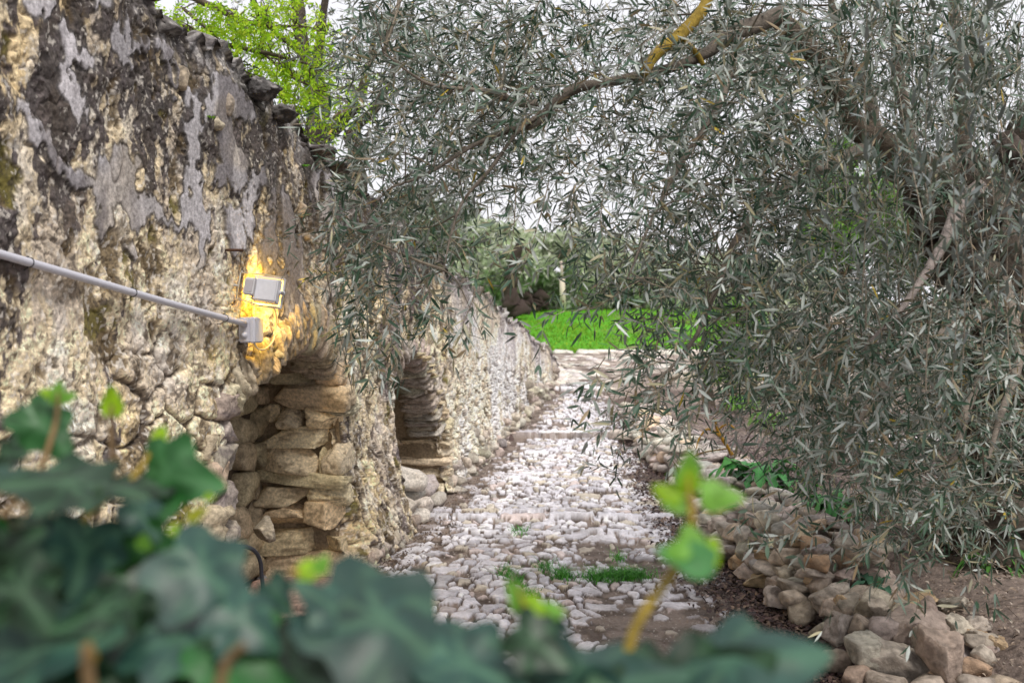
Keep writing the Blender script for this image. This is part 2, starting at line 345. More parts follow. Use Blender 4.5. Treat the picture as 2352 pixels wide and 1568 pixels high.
def wall_sheet():
    Yc, T = np.meshgrid(cy, tv)
    top = np.interp(Yc, TOPY, TOPZ)+.05*fbm(Yc*3, 0, 0, 4, 61)+.02*vnoise(Yc*14, 0, 0, 62)
    z0 = -.12
    Z = z0+(top-z0)*np.clip(T/.93, 0, 1)
    back = np.clip((T-.93)/.055, 0, 1)*.55; drop = np.clip((T-.985)/.015, 0, 1)
    px = 1588-4734/Yc; py = HOR-(Z-EYE)*F/Yc
    n0 = fbm(Yc*1.1, Z*1.1, 0, 4, 70); n1 = fbm(Yc*5, Z*5, 0, 5, 71); n2 = fbm(Yc*24, Z*24, 0, 4, 72)
    rid = 1-np.abs(fbm(Yc*9, Z*6, 2, 4, 73))*2
    # stone fields
    wy, wz = Yc+.05*fbm(Yc*4, Z*4, 3, 3, 75), Z+.05*fbm(Yc*4, Z*4, 9, 3, 76)
    a1, a2, ac, adx, ady = voro(wy/.24, wz/.165, 77, .95, .35)
    b1, b2, bc, bdx, bdy = voro((wy+wz*.25)/.085, wz/.30, 78, .95, .35)      # upright strata of the pier
    c1, c2, ccn, cdx, cdy = voro(wy/.16, wz/.085, 79, .95, .4)                # far rubble
    pier = sst(5.85, 6.1, Yc+.1*n1)*sst(7.25, 6.95, Yc+.1*n1)*sst(1.9, 1.5, Z)
    spand = sst(5.7, 6.0, Yc)*sst(2.2, 1.6, Z)*sst(8.2, 7.6, Yc)*sst(.9, 1.2, Z); pier = np.maximum(pier, spand*.9)
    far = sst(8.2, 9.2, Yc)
    def st(e): return sst(.015, .20, e)**.8
    sa, sb, scc = st(a2-a1), st(b2-b1), st(c2-c1)
    hs = lerp(lerp(sa, scc, far), sb, pier); hr = lerp(lerp(r2(ac, 1), r2(ccn, 1), far), r2(bc, 1), pier)
    tilt = lerp(adx*(r2(ac, 2)-.5)+ady*(r2(ac, 3)-.5), bdx*(r2(bc, 2)-.5)*1.2, pier)
    # how much stone shows: bare masonry low down, coated above
    lowline = np.interp(Yc, [0, 3, 4.4, 5.6, 6.5, 8, 9, 12, 15], [1.3, 1.36, 1.34, 1.5, 1.6, 1.3, 1.0, .8, .65])
    bare = sst(lowline+.18, lowline-.12, Z+.12*n1+.15*n0)
    bare = np.maximum(bare, .25*sst(.1, .5, n0+.5*n1)); bare = np.maximum(bare, pier*.9)
    # render patches with ragged outlines
    qx, qy = px+8*fbm(Yc*11, Z*11, 1, 4, 81)+7*fbm(Yc*40, Z*26, 1, 3, 181), py+10*fbm(Yc*11, Z*11, 6, 4, 82)+10*fbm(Yc*40, Z*26, 6, 3, 182)
    pl = np.zeros(Yc.shape, bool)
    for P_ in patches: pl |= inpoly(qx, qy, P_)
    pl |= (Yc < 2.75) & (n0 > .25) & (Z > 1.7)
    pl &= ~((fbm(Yc*6, Z*3, 4, 4, 84) > .6)); pl &= ~((fbm(Yc*26, Z*16, 4, 3, 184)+.6*n1 > .9)); pl = pl & (Z < top-.08)
    ring = np.zeros(Yc.shape)
    k = np.ones(7)/7; plf = pl.astype(float)
    pf = plf.copy()
    for sh in ((1, 0), (-1, 0), (0, 1), (0, -1), (2, 0), (-2, 0), (0, 2), (0, -2)): pf = pf+np.roll(plf, sh, (0, 1))
    pf = pf/9; ring = np.clip(pf*(1-pf)*4, 0, 1)
    # relief
    h = .020*n0+.006*n1*(1-.4*bare)*(1-.5*far)+.0045*n2+.005*np.round(2.2*fbm(Yc*6, Z*5, 44, 3, 144))*(1-far)
    h = h-.008*sst(.75, 1.0, rid)*(1-bare)
    pit = sst(.42, .8, fbm(Yc*7, Z*5, 12, 4, 86)+.3*n2); h = h-.012*pit*(1-plf)*(1-.7*far)
    h = h+bare*(.018*hs-.012+(hr-.5)*.016+tilt*.028)+.006*n2*bare
    rough = (1-np.abs(fbm(Yc*30, Z*30, 3, 3, 88))); h = h+.0045*rough*(1-plf)
    h = lerp(h, .024*n0+.004*n1, .85*pf)+.008*pf
    h = h+.10*sst(.9, 0, Z)*pier+.05*sst(.5, -.1, Z)
    # deteriorated edge round the arches
    d1 = seg_d(Yc, Z, A1); d2 = seg_d(Yc, Z, A2)
    h = h-.05*sst(.10, 0, d1)-.04*sst(.08, 0, d2)
    h = h-.03*sst(.12, 0, top-Z)*(back == 0)
    # colour
    cream = np.array([.60, .50, .345]); och = np.array([.58, .43, .21]); grey = np.array([.42, .40, .415]); dark = np.array([.036, .030, .034]); brown = np.array([.10, .07, .035])
    c = np.broadcast_to(cream, Yc.shape+(3,)).copy()
    c = mixc(c, och, sst(-.1, .8, fbm(Yc*2.5, Z*2.5, 4, 4, 90))*.55)
    c = mixc(c, (.64, .59, .52), sst(0, .7, fbm(Yc*8, Z*5, 4, 4, 91))*.6)
    c = c*(1+.25*(hr-.5)*bare)[..., None]
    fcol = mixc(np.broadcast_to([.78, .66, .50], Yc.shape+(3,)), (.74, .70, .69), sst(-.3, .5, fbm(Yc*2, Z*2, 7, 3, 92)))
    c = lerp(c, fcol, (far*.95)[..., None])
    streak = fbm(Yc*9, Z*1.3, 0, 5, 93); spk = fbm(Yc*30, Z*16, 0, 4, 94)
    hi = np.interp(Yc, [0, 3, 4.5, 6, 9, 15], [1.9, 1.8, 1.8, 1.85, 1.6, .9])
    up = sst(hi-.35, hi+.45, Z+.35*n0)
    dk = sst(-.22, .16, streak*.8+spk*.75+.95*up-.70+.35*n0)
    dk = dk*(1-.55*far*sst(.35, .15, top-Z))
    lampz = np.exp(-((px-655)/75)**2-((py-690)/170)**2); dk = dk*(1-.8*lampz)  # dark growth and pits thinned below the lamp, colour lightened to help its glow
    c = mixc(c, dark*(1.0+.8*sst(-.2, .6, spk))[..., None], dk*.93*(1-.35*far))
    c = mixc(c, (.26, .235, .26), sst(.1, .6, fbm(Yc*4, Z*3, 5, 4, 95)+.4*spk)*.40*(1-far)*(1-dk))
    lowd = sst(.32, .62, fbm(Yc*10, Z*9, 1, 4, 96)+.25*spk)*(1-up)
    c = mixc(c, (.085, .062, .038), lowd*.8*(1-.5*far))
    joint = bare*(1-sst(.0, .55, hs)); c = mixc(c, (.065, .048, .035), joint*.92)
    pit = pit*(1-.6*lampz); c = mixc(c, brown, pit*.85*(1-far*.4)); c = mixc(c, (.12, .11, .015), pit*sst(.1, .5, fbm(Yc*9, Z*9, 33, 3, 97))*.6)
    capd = sst(.22, .02, top-Z+.06*n1)*(1-.3*far); c = mixc(c, (.10, .09, .088), capd*.85); c = mixc(c, (.45, .43, .42), capd*sst(.2, .5, spk)*.5)
    # dark vertical stains on the pier
    st2 = sst(.05, .5, fbm(Yc*7, Z*1.8, 8, 4, 98))*pier*sst(6.3, 6.9, Yc); c = mixc(c, (.12, .10, .12), st2*.7)
    fst = far*sst(.55, .05, top-Z+.25*fbm(Yc*7, Z*.6, 0, 3, 99))*sst(-.1, .4, fbm(Yc*6, Z*1.0, 3, 4, 100)+.3*spk); c = mixc(c, (.20, .18, .20), fst*.75)
    pc = np.broadcast_to(grey, Yc.shape+(3,))*(1+.10*fbm(Yc*3, Z*2, 0, 4, 101)+.06*n2)[..., None]
    pc = mixc(pc, (.46, .39, .29), sst(0, .6, fbm(Yc*2.2, Z*3, 40, 3, 102))*.5)
    pc = pc*(1+.30*fbm(Yc*1.6, Z*1.2, 90, 4, 190))[..., None]; pc = mixc(pc, (.13, .115, .12), sst(.10, .8, fbm(Yc*5, Z*1.6, 70, 5, 191)+.35*up+.3*spk)*.75)
    crk = sst(.035, .0, np.abs(fbm(Yc*2.3, Z*1.6, 50, 4, 103)))*(fbm(Yc, Z, 60, 2, 104) > .0); pc = mixc(pc, (.12, .10, .09), crk*.6); h = h-.006*crk*plf
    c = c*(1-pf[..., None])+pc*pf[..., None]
    c = mixc(c, (.03, .025, .02), ring*.8)
    g1 = fbm(Yc*46, Z*38, 5, 3, 120); g2 = fbm(Yc*95, Z*85, 8, 2, 121)
    c = c*(1+(.38*g1+.22*g2)*(1-.7*pf))[..., None]
    c = mixc(c, (.045, .038, .032), sst(.30, .62, .6*g1+.5*g2+.25*n1)*(1-.92*pf)*.75)
    c = mixc(c, (.72, .67, .60), sst(.30, .6, -.6*g1-.5*g2+.2*spk-.15*dk)*(1-pf)*.5)
    c = c*(1.12+.30*(1-pf)*(1-up))[..., None]
    c = np.clip(c, .012, .8)
    off = h; pos = W(Yc, Z, 0)
    pos[..., 0] += NX*off-back*NX; pos[..., 1] += NY*off-back*NY
    pos[..., 2] += (back > 0)*(.04*n2+.05*fbm(Yc*5, back*5, 0, 3, 105)) - (back > 0)*.06*sst(0, .5, back) - drop*(Z-.3)
    fidx = grid(NR, NC)
    yc, zc = Yc[:-1, :-1].ravel(), Z[:-1, :-1].ravel()
    jj = .02*fbm(yc*14, zc*14, 0, 3, 110)
    keep = ~(inpoly(yc+jj, zc+jj, A1) | inpoly(yc+jj, zc-jj, A2)) | (T[:-1, :-1].ravel() > .92)
    return pos.reshape(-1, 3), fidx[keep], c.reshape(-1, 3)
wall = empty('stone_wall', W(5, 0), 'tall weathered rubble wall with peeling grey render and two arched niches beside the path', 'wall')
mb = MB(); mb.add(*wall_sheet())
# ragged capping stones
r_ = np.random.default_rng(3)
y = .8
while y < 15.4:
    zt = np.interp(y, TOPY, TOPZ); s_ = r_.uniform(.08, .20)
    if r_.random() < .6:
        rock(mb, W(y, zt-.05+r_.uniform(-.02, .025), -.08+r_.uniform(-.08, .03)), (r_.uniform(.12, .22), s_*1.2, r_.uniform(.06, .12)), randrot(r_, .35), 2.6, 8, .2, 3 if y < 8 else 2, int(y*1000), (.10, .09, .085) if y < 9 else (.42, .39, .36), .3, ((.40, .38, .36), .15, .7))
    y += s_*r_.uniform(.5, 1.1)
for (x_, y_, w_, h_) in ((588, 205, .16, .10), (640, 262, .12, .09), (725, 345, .13, .06), (770, 385, .2, .06)):
    Y_ = YW(x_); rock(mb, W(Y_, EYE+(HOR-y_)/F*Y_, .03), (.16, w_*1.1, h_), rotz(-.18), 2.3, 5, .3, 4, x_, (.085, .08, .078), .1, ((.3, .28, .27), .2, .6))
for (x_, y_, w_, h_) in ((497, 285, .07, .06), (417, 180, .05, .10), (700, 543, .05, .05), (690, 480, .05, .09), (520, 240, .06, .1)):
    Y_ = YW(x_); rock(mb, W(Y_, EYE+(HOR-y_)/F*Y_, .0), (.07, w_, h_), rotz(-.18), 2.6, 5, .18, 3, x_, (.42, .36, .27), .25, ((.08, .07, .06), .1, .7))
DEP = .50
def jamb(Yj, z0, z1, hmin, hmax, seed, cc, nmax=3, depth=DEP, wob=.02, curve=None, flip=1):
    """courses of stones on the cheek of a niche; curve(z) shifts the front edge"""
    r_ = np.random.default_rng(seed); z = z0
    while z < z1:
        h_ = r_.uniform(hmin, hmax); n = r_.integers(1, nmax+1); cuts = np.sort(np.concatenate([[0, depth+.03], r_.uniform(.1, depth-.08, n-1)]))
        Yc = Yj+(curve(z+h_/2) if curve else 0)
        for a, b in zip(cuts[:-1], cuts[1:]):
            if b-a < .04: continue
            hh = h_*r_.uniform(.86, 1.0); pr = r_.uniform(-wob, wob*.6)
            cen = W(Yc+flip*(.11+pr), z+hh/2, 0)+np.array([-NX, -NY, 0])*((a+b)/2-.03)
            ax = np.array([[-NX, -NY, 0], [-NY, NX, 0], [0, 0, 1.]])
            tl = r_.normal(0, .05); ax = ax@np.array([[1, 0, tl], [0, 1, 0], [-tl, 0, 1]])
            rock(mb, cen, ((b-a)*1.12, .24, hh*1.2), ax, 7.5, 7, .09, 4 if hh > .06 else 3, int(r_.integers(1e6)), cc, .16, ((.14, .10, .06), .25, .7))
        z += h_
# niche one
jamb(5.80, -.05, .45, .10, .20, 5, (.74, .61, .40), 2)
jamb(5.79, .42, 1.18, .07, .17, 6, (.76, .64, .44), 3)
jamb(4.42, -.05, 1.12, .12, .22, 7, (.52, .44, .33), 2, flip=-1)
# quoins seen end-on along its near edge
r_ = np.random.default_rng(11); z = .0
while z < 1.14:
    h_ = r_.uniform(.10, .19); rock(mb, W(4.41+r_.uniform(-.015, .01), z+h_/2, -.04), (.17, .26*r_.uniform(.8, 1.1), h_*1.06), rotz(-.18), 5, 4, .12, 4, int(z*999)+2, (.44, .38, .33), .15, ((.10, .08, .09), .1, .7)); z += h_
# back of the niche
def back_wall(Y0, Y1, z1, seed, cc, cw, depth=DEP):
    r_ = np.random.default_rng(seed); z = -.05
    while z < z1:
        h_ = r_.uniform(.10, .22); y = Y0-.1
        while y < Y1+.1:
            w_ = r_.uniform(.16, .42); rock(mb, W(y+w_/2, z+h_/2, -depth-.05+r_.uniform(-.02, .02)), (.2, w_*1.06, h_*1.1), rotz(-.18), 7, 3, .1, 3, int(r_.integers(1e6)), cc, .15, ((.12, .10, .07), .1, .7)); y += w_
        z += h_
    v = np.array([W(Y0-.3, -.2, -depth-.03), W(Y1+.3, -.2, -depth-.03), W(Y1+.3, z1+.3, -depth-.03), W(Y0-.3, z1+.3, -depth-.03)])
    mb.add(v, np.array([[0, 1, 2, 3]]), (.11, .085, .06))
back_wall(4.4, 5.9, 1.4, 21, (.56, .46, .31), 0); back_wall(7.0, 8.3, 1.2, 22, (.56, .46, .3), 0)
def strip(A, depth=DEP+.05):      # the mortar behind the stones of the reveal
    n = len(A); t = np.linspace(0, 1, 10)
    P0 = np.array([W(a[0], a[1], -.02) for a in A]); cen = np.array([np.mean([a[0] for a in A]), np.mean([a[1] for a in A])])
    out = np.array([[ (a[0]-cen[0]), (a[1]-cen[1])] for a in A]); out = norm(out)*.03
    P0 = np.array([W(a[0]+o[0], a[1]+o[1], -.02) for a, o in zip(A, out)])
    P0 = smooth_path(P0, 8); G = P0[:, None]+t[None, :, None]*np.array([-NX, -NY, 0])*depth
    q = G*9; G = G+.02*fbm(q[..., 0], q[..., 1], q[..., 2], 3, 6)[..., None]
    mb.add(G.reshape(-1, 3), grid(*G.shape[:2]), (.28, .22, .15))
strip(A1); strip(A2)
# arch stones: thin slabs set on edge round the heads of the niches
def voussoirs(pts, wmin, wmax, lmin, lmax, seed, cc, proud, yellow=0):
    r_ = np.random.default_rng(seed); P_ = smooth_path(np.array([wc(*p) for p in pts]), 20)
    d = np.concatenate([[0], np.cumsum(np.hypot(*np.diff(P_, axis=0).T))]); s_ = 0
    while s_ < d[-1]:
        w_ = r_.uniform(wmin, wmax); k_ = np.searchsorted(d, min(s_+w_/2, d[-1]-1e-4)); k_ = max(1, min(k_, len(P_)-2))
        tg = P_[k_+1]-P_[k_-1]; tg = tg/np.hypot(*tg); nr = np.array([-tg[1], tg[0]])
        ln = r_.uniform(lmin, lmax); a_ = r_.normal(0, .05); nr = np.array([nr[0]*math.cos(a_)-nr[1]*math.sin(a_), nr[0]*math.sin(a_)+nr[1]*math.cos(a_)]); tg2 = np.array([nr[1], -nr[0]])
        c_ = P_[k_]+nr*(ln/2-.025)
        Ud = np.array([-NY, NX, 0.]); Zd = np.array([0, 0, 1.])
        A_ = np.array([tg2[0]*Ud+tg2[1]*Zd, nr[0]*Ud+nr[1]*Zd, [NX, NY, 0]])
        rock(mb, W(c_[0], c_[1], -.12+r_.uniform(*proud)), (w_*.98, ln, .30), A_, 5, 4, .14, 4, int(r_.integers(1e6)), cc, .2, ((.13, .10, .06), .1, .75)); s_ += w_
voussoirs([(530, 948), (547, 914), (577, 890), (610, 862), (640, 834)], .05, .10, .16, .26, 31, (.60, .52, .39), (.0, .03))
voussoirs([(640, 834), (668, 813), (700, 801), (728, 807), (750, 830)], .028, .055, .20, .30, 32, (.60, .52, .39), (.0, .025))
voussoirs([(750, 830), (768, 862), (779, 905), (783, 960)], .04, .08, .22, .34, 33, (.60, .52, .39), (-.01, .02))
voussoirs([(912, 900), (918, 868), (932, 834), (950, 810), (965, 830), (980, 870), (992, 912), (1003, 957), (1012, 1000)], .03, .06, .16, .28, 34, (.56, .50, .44), (-.03, .0))
# slabs of the first soffit
for (x_, y_, w_, t_, dd) in ((655, 868, .45, .05, .3), (690, 840, .4, .05, .35), (700, 872, .36, .05, .42), (640, 884, .4, .05, .42)):
    Y_ = YW(x_+10); rock(mb, W(Y_, EYE+(HOR-y_)/F*Y_+.02, -dd), (.34, w_, t_), rotz(-.18), 5, 5, .1, 4, x_, (.36, .31, .24), .1, ((.14, .11, .09), .1, .6))
# second niche: thin flat courses that follow its curve
def c2(z):
    zz = [.0, .4, .63, .8, .95, 1.08, 1.18, 1.24, 1.3]; yy = [8.29, 8.27, 8.22, 8.1, 7.95, 7.78, 7.6, 7.45, 7.4]
    return float(np.interp(z, zz, yy))-8.27
jamb(8.27, -.0, .42, .08, .14, 41, (.70, .60, .43), 2, curve=c2)
jamb(8.27, .40, .66, .06, .10, 42, (.70, .60, .43), 3, curve=c2)
jamb(8.27, .64, 1.26, .022, .045, 43, (.66, .55, .37), 3, curve=c2, wob=.015)
# stones that tumbled into the foot of the niches and along the wall
tum = [(935, 1100, .34, .16), (975, 1112, .26, .12), (940, 1135, .22, .12), (965, 1160, .16, .14), (1000, 1150, .14, .12), (950, 1185, .2, .13), (1015, 1180, .14, .1), (925, 1165, .18, .14), (990, 1190, .16, .1), (940, 1215, .2, .14), (985, 1215, .1, .08), (1040, 1125, .18, .08), (1060, 1150, .13, .09)]
for i, (x_, y_, w_, h_) in enumerate(tum):
    Y_ = YW(x_)*.985; p_ = at(x_, y_, Y_); rock(mb, p_, (w_, .24, h_), randrot(np.random.default_rng(i), .3), 3, 7, .12, 3, 500+i, (.58, .52, .47), .2, ((.2, .16, .12), .2, .5))
r_ = np.random.default_rng(77)
for i in range(190):                            # rubble footing of the far stretch
    Y_ = r_.uniform(8.4, 15.0)**1.0; z_ = path_z(Y_)+r_.uniform(-.02, .42)*r_.random()
    rock(mb, W(Y_, z_, r_.uniform(-.04, .06)), (r_.uniform(.08, .16), r_.uniform(.07, .2), r_.uniform(.06, .13)), rotz(-.18)@randrot(r_, .3) if 0 else randrot(r_, .3), 3, 6, .12, 2, 900+i, (.54, .48, .41), .3, ((.15, .12, .10), .1, .7))
for i in range(60):                              # low footing stones of the nearer stretch
    Y_ = r_.uniform(5.9, 7.1); z_ = r_.uniform(-.03, .10)
    rock(mb, W(Y_, z_, .10+r_.uniform(-.03, .05)), (r_.uniform(.05, .12), r_.uniform(.05, .14), r_.uniform(.05, .11)), randrot(r_, .3), 3, 6, .12, 2, 1300+i, (.42, .36, .30), .3)
for (x_, y_, w_, h_, t_, c_) in ((700, 1360, .55, .14, 4.9, (.36, .25, .19)), (655, 1385, .4, .1, 4.7, (.36, .25, .19)), (610, 1215, .12, .1, 5.2, (.48, .42, .32))):
    rock(mb, at(x_, y_, t_), (w_, .3, h_), rotz(.2), 4, 6, .1, 4, x_, c_, .1)
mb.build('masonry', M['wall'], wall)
# ------------------------------------------------------------------ lamp, conduit and box on the old wall
def box_mesh(mb, cen, dims, A=None, bev=.006, col=(.5, .5, .5)):
    bm = bmesh.new(); bmesh.ops.create_cube(bm, size=1)
    for v in bm.verts: v.co = Vector((v.co.x*dims[0], v.co.y*dims[1], v.co.z*dims[2]))
    if bev: bmesh.ops.bevel(bm, geom=list(bm.edges), offset=bev, segments=3, affect='EDGES')
    bm.verts.index_update(); v = np.array([q.co[:] for q in bm.verts])
    if A is not None: v = v@np.asarray(A)
    by = {}
    for f in bm.faces: by.setdefault(len(f.verts), []).append([q.index for q in f.verts])
    bm.free(); mb.add(v+np.asarray(cen), [np.array(k) for k in by.values()], col)
def one(name, mat, parent, fn, smooth=True, label=None):
    m = MB(); fn(m); o = m.build(name, M[mat], parent, smooth)
    if label: o['label'] = label
    return o
GREYP = (.56, .56, .62)
def cpt(x, y, off):
    Y = YW(x)
    for _ in range(8): Y = (wx(0)+off*NX)/((x-CX)/F-.18)*1.0
    return at(x, y, Y)
ends = [cpt(-60, 566, .045), cpt(30, 592, .042), cpt(200, 641, .04), cpt(400, 699, .04), cpt(562, 743, .045)]
cp = smooth_path(ends, 8)
con = empty('conduit', cp[0], 'long pale grey plastic conduit tied across the old wall and ending in the junction box', 'conduit')
one('pipe', 'grey', con, lambda m: tube(m, cp, .0135, GREYP, 20))
for x_ in (68, 306, 517):
    t_ = cpt(x_, 578+.286*x_ if x_ > 400 else 576+.29*x_+6, .042)
    def clip(m):
        k = np.argmin(np.linalg.norm(cp-t_, axis=1)); c0 = cp[k]+(t_-cp[k])*0; k2 = min(k+1, len(cp)-1); d = norm(cp[k2]-cp[k2-1])
        # place exactly along the pipe at this column
        j = [p for p in cp]; xs = np.array([CX+p[0]/p[1]*F for p in cp]); c0 = np.array([np.interp(x_, xs, cp[:, q]) for q in range(3)])
        a = norm(np.cross(d, [0, 0, 1])); b = np.cross(d, a); th = np.linspace(0, 2*math.pi, 26)
        tube(m, c0+.0148*(np.cos(th)[:, None]*a+np.sin(th)[:, None]*b), .0016, (.02, .02, .022), 6)
        box_mesh(m, c0+np.array([-.006, 0, .017]), (.008, .006, .007), None, .001, (.02, .02, .022))
        tube(m, [c0+np.array([-.004, 0, -.014]), c0+np.array([-.02, .003, -.024]), c0+np.array([-.045, .003, -.024])], .0016, (.02, .02, .022), 6)
    one('cable_tie', 'cable', con, clip)
# junction box
jb0 = cpt(577, 757, .05); Aw = rotz(-.18+.0)
JX = np.array([[NX, NY, 0], [-NY, NX, 0], [0, 0, 1]])       # rows: out of the wall, along it, up
jb = empty('junction_box', jb0, 'small square grey junction box on the wall at the end of the long conduit', 'junction box')
one('box_base', 'grey', jb, lambda m: box_mesh(m, jb0-JX[0]*.012, (.056, .100, .116), JX, .006, GREYP), False)
one('lid', 'grey', jb, lambda m: box_mesh(m, jb0+JX[0]*.026, (.026, .104, .120), JX, .007, (.60, .60, .66)), False)
def glands(m, z, r):
    c0 = jb0-JX[1]*.050+JX[2]*z-JX[0]*.012; p = np.array([c0+JX[1]*.002, c0-JX[1]*.006, c0-JX[1]*.0065, c0-JX[1]*.012, c0-JX[1]*.0125, c0-JX[1]*.016])
    tube(m, p, [r, r, r*.8, r*.75, r*.5, r*.45], (.50, .50, .55), 18)
one('gland', 'grey', jb, lambda m: glands(m, .028, .019)); one('gland', 'grey', jb, lambda m: glands(m, -.024, .017))
for a, b in ((-1, -1), (1, 1), (-1, 1), (1, -1)):
    one('screw', 'grey', jb, lambda m: tube(m, [jb0+JX[0]*.036+JX[1]*a*.038+JX[2]*b*.046, jb0+JX[0]*.0395+JX[1]*a*.038+JX[2]*b*.046], [.0035, .003], (.35, .35, .38), 10))
# floodlight: seen from behind, shining on the wall
fl0 = cpt(613, 668, .13)
LF = norm(np.array([-.02, .97, -.17])); LR = norm(np.cross(LF, [0, 0, 1])); LU = np.cross(LR, LF); _c, _s = math.cos(.12), math.sin(.12); LR, LU = LR*_c-LU*_s, LU*_c+LR*_s; LA = np.array([LR, LF, LU])
def L3(r, f, u): return fl0+LR*r+LF*f+LU*u
fl = empty('floodlight', fl0, 'small grey floodlight on a bracket, lit and shining yellow on the wall', 'floodlight')
LW = (.62, .62, .66)
def body(m):
    v = [L3(a*.062, .018, b*.060) for a, b in ((-1, -1), (1, -1), (1, 1), (-1, 1))]+[L3(a*.050, -.030, b*.050) for a, b in ((-1, -1), (1, -1), (1, 1), (-1, 1))]
    bm = bmesh.new(); vs = [bm.verts.new(q) for q in v]
    for f in ((3, 2, 1, 0), (4, 5, 6, 7), (0, 1, 5, 4), (1, 2, 6, 5), (2, 3, 7, 6), (3, 0, 4, 7)): bm.faces.new([vs[i] for i in f])
    bmesh.ops.recalc_face_normals(bm, faces=bm.faces); bmesh.ops.bevel(bm, geom=list(bm.edges), offset=.005, segments=3, affect='EDGES')
    bm.verts.index_update(); by = {}
    for f in bm.faces: by.setdefault(len(f.verts), []).append([q.index for q in f.verts])
    m.add(np.array([q.co[:] for q in bm.verts]), [np.array(k) for k in by.values()], LW); bm.free()
one('housing', 'metal', fl, body, False)
def fins(m):
    for i in range(9): box_mesh(m, L3(-.057, -.008, -.044+.011*i), (.020, .040, .0045), LA, .001, (.52, .52, .55))
one('cooling_fins', 'metal', fl, fins, False)
def bezel(m):
    for a in (-1, 1):
        box_mesh(m, L3(a*.066, .032, 0), (.010, .022, .142), LA, .003, LW); box_mesh(m, L3(0, .032, a*.066), (.122, .022, .010), LA, .003, LW)
one('front_frame', 'metal', fl, bezel, False)
def drv(m): box_mesh(m, L3(-.070, -.045, .004), (.045, .034, .080), LA, .006, (.55, .54, .55)); box_mesh(m, L3(-.070, -.0635, .004), (.034, .002, .055), LA, .0005, (.40, .38, .40))
one('driver_box', 'metal', fl, drv, False)
def brk(m):
    for u in (-.072, .072):
        p = [L3(.068, .01, u), L3(-.02, -.01, u), L3(-.10, -.055, u*.85), L3(-.115, -.06, u*.82)]
        for a, b in zip(p[:-1], p[1:]):
            d = norm(b-a); s_ = norm(np.cross(d, LU)); box_mesh(m, (a+b)/2, (np.linalg.norm(b-a)+.001, .016, .003), np.array([d, s_, np.cross(d, s_)]), .0005, (.5, .49, .45))
    box_mesh(m, L3(-.115, -.06, 0), (.003, .016, .118), LA, .0005, (.5, .49, .45))
    tube(m, [L3(-.115, -.06, 0), L3(-.19, -.03, 0)], .006, (.4, .38, .35), 8)
one('bracket', 'metal', fl, brk)
one('bolt', 'metal', fl, lambda m: (tube(m, [L3(.058, -.004, -.002), L3(.082, .004, -.002)], .010, LW, 14), tube(m, [L3(.0745, -.020, -.002), L3(.0745, .022, -.002)], .006, (.25, .25, .25), 10)))
gm = bpy.data.materials.new('lamp_glass'); gm.use_nodes = True; pb = gm.node_tree.nodes['Principled BSDF']
pb.inputs['Base Color'].default_value = (.9, .7, .3, 1); pb.inputs['Emission Color'].default_value = (1, .62, .10, 1); pb.inputs['Emission Strength'].default_value = 6
M['glass'] = gm
one('glass', 'glass', fl, lambda m: box_mesh(m, L3(0, .036, 0), (.122, .004, .122), LA, 0, (1, 1, 1)))
fcab = smooth_path([L3(.015, .02, -.066), cpt(632, 712, .10), cpt(634, 745, .07), cpt(628, 780, .06), cpt(612, 799, .055), cpt(596, 802, .05), cpt(586, 792, .045), cpt(583, 783, .045)], 8)
tag(one('power_cable', 'cable', None, lambda m: tube(m, fcab, .0038, (.62, .60, .58), 10)), 'thin white power cable looping from the junction box up to the floodlight', 'cable')
al = bpy.data.lights.new('floodlight_beam', 'AREA'); al.energy = 3.8; al.size = .12; al.color = (1, .58, .035)
ao = bpy.data.objects.new('floodlight_beam', al); C.objects.link(ao); ao.parent = fl
lp = L3(-.0, .046, -.0); ao.location = Vector(lp-fl0); bd = Vector(norm(LF+np.array([-.16, 0, -.38])))
ao.rotation_euler = (-bd).to_track_quat('Z', 'Y').to_euler()
# nail in the wall, black hose
nl = cpt(528, 574, .02)
tag(one('nail', 'rock', None, lambda m: tube(m, [nl-JX[0]*.03, nl+JX[0]*.03+JX[1]*.02, nl+JX[0]*.035+JX[1]*.05], [.006, .006, .008], (.10, .05, .03), 8)), 'rusty nail sticking out of the wall above the conduit', 'nail')
hp = [at(520, 1290, 4.35), at(537, 1262, 4.36), at(560, 1254, 4.38), at(585, 1265, 4.40), at(598, 1290, 4.42), at(602, 1330, 4.42), at(612, 1400, 4.4), at(640, 1445, 4.35), at(650, 1475, 4.3), at(640, 1500, 4.25), at(560, 1525, 4.2)]
tag(one('hose', 'cable', None, lambda m: tube(m, smooth_path(hp, 8), .009, (.018, .018, .025), 12)), 'black plastic hose curling out of the foot of the first niche', 'hose')

# ------------------------------------------------------------------ dry stone wall on the right of the path
dsw = empty('dry_stone_wall', (1.55, 6, 0), 'low dry stone wall of tawny fieldstones edging the path on the right', 'stone wall')
stones = []
def ds(x, y, Y, w, h, d=None, seed=0, col=None, tilt=.35, up=0):
    p = at(x, y, Y); s_ = Y/F
    stones.append((p, (w*s_, (d if d else (w+h)/2*1.1)*s_ if not d or d > 2 else d, h*s_), seed, col, tilt))
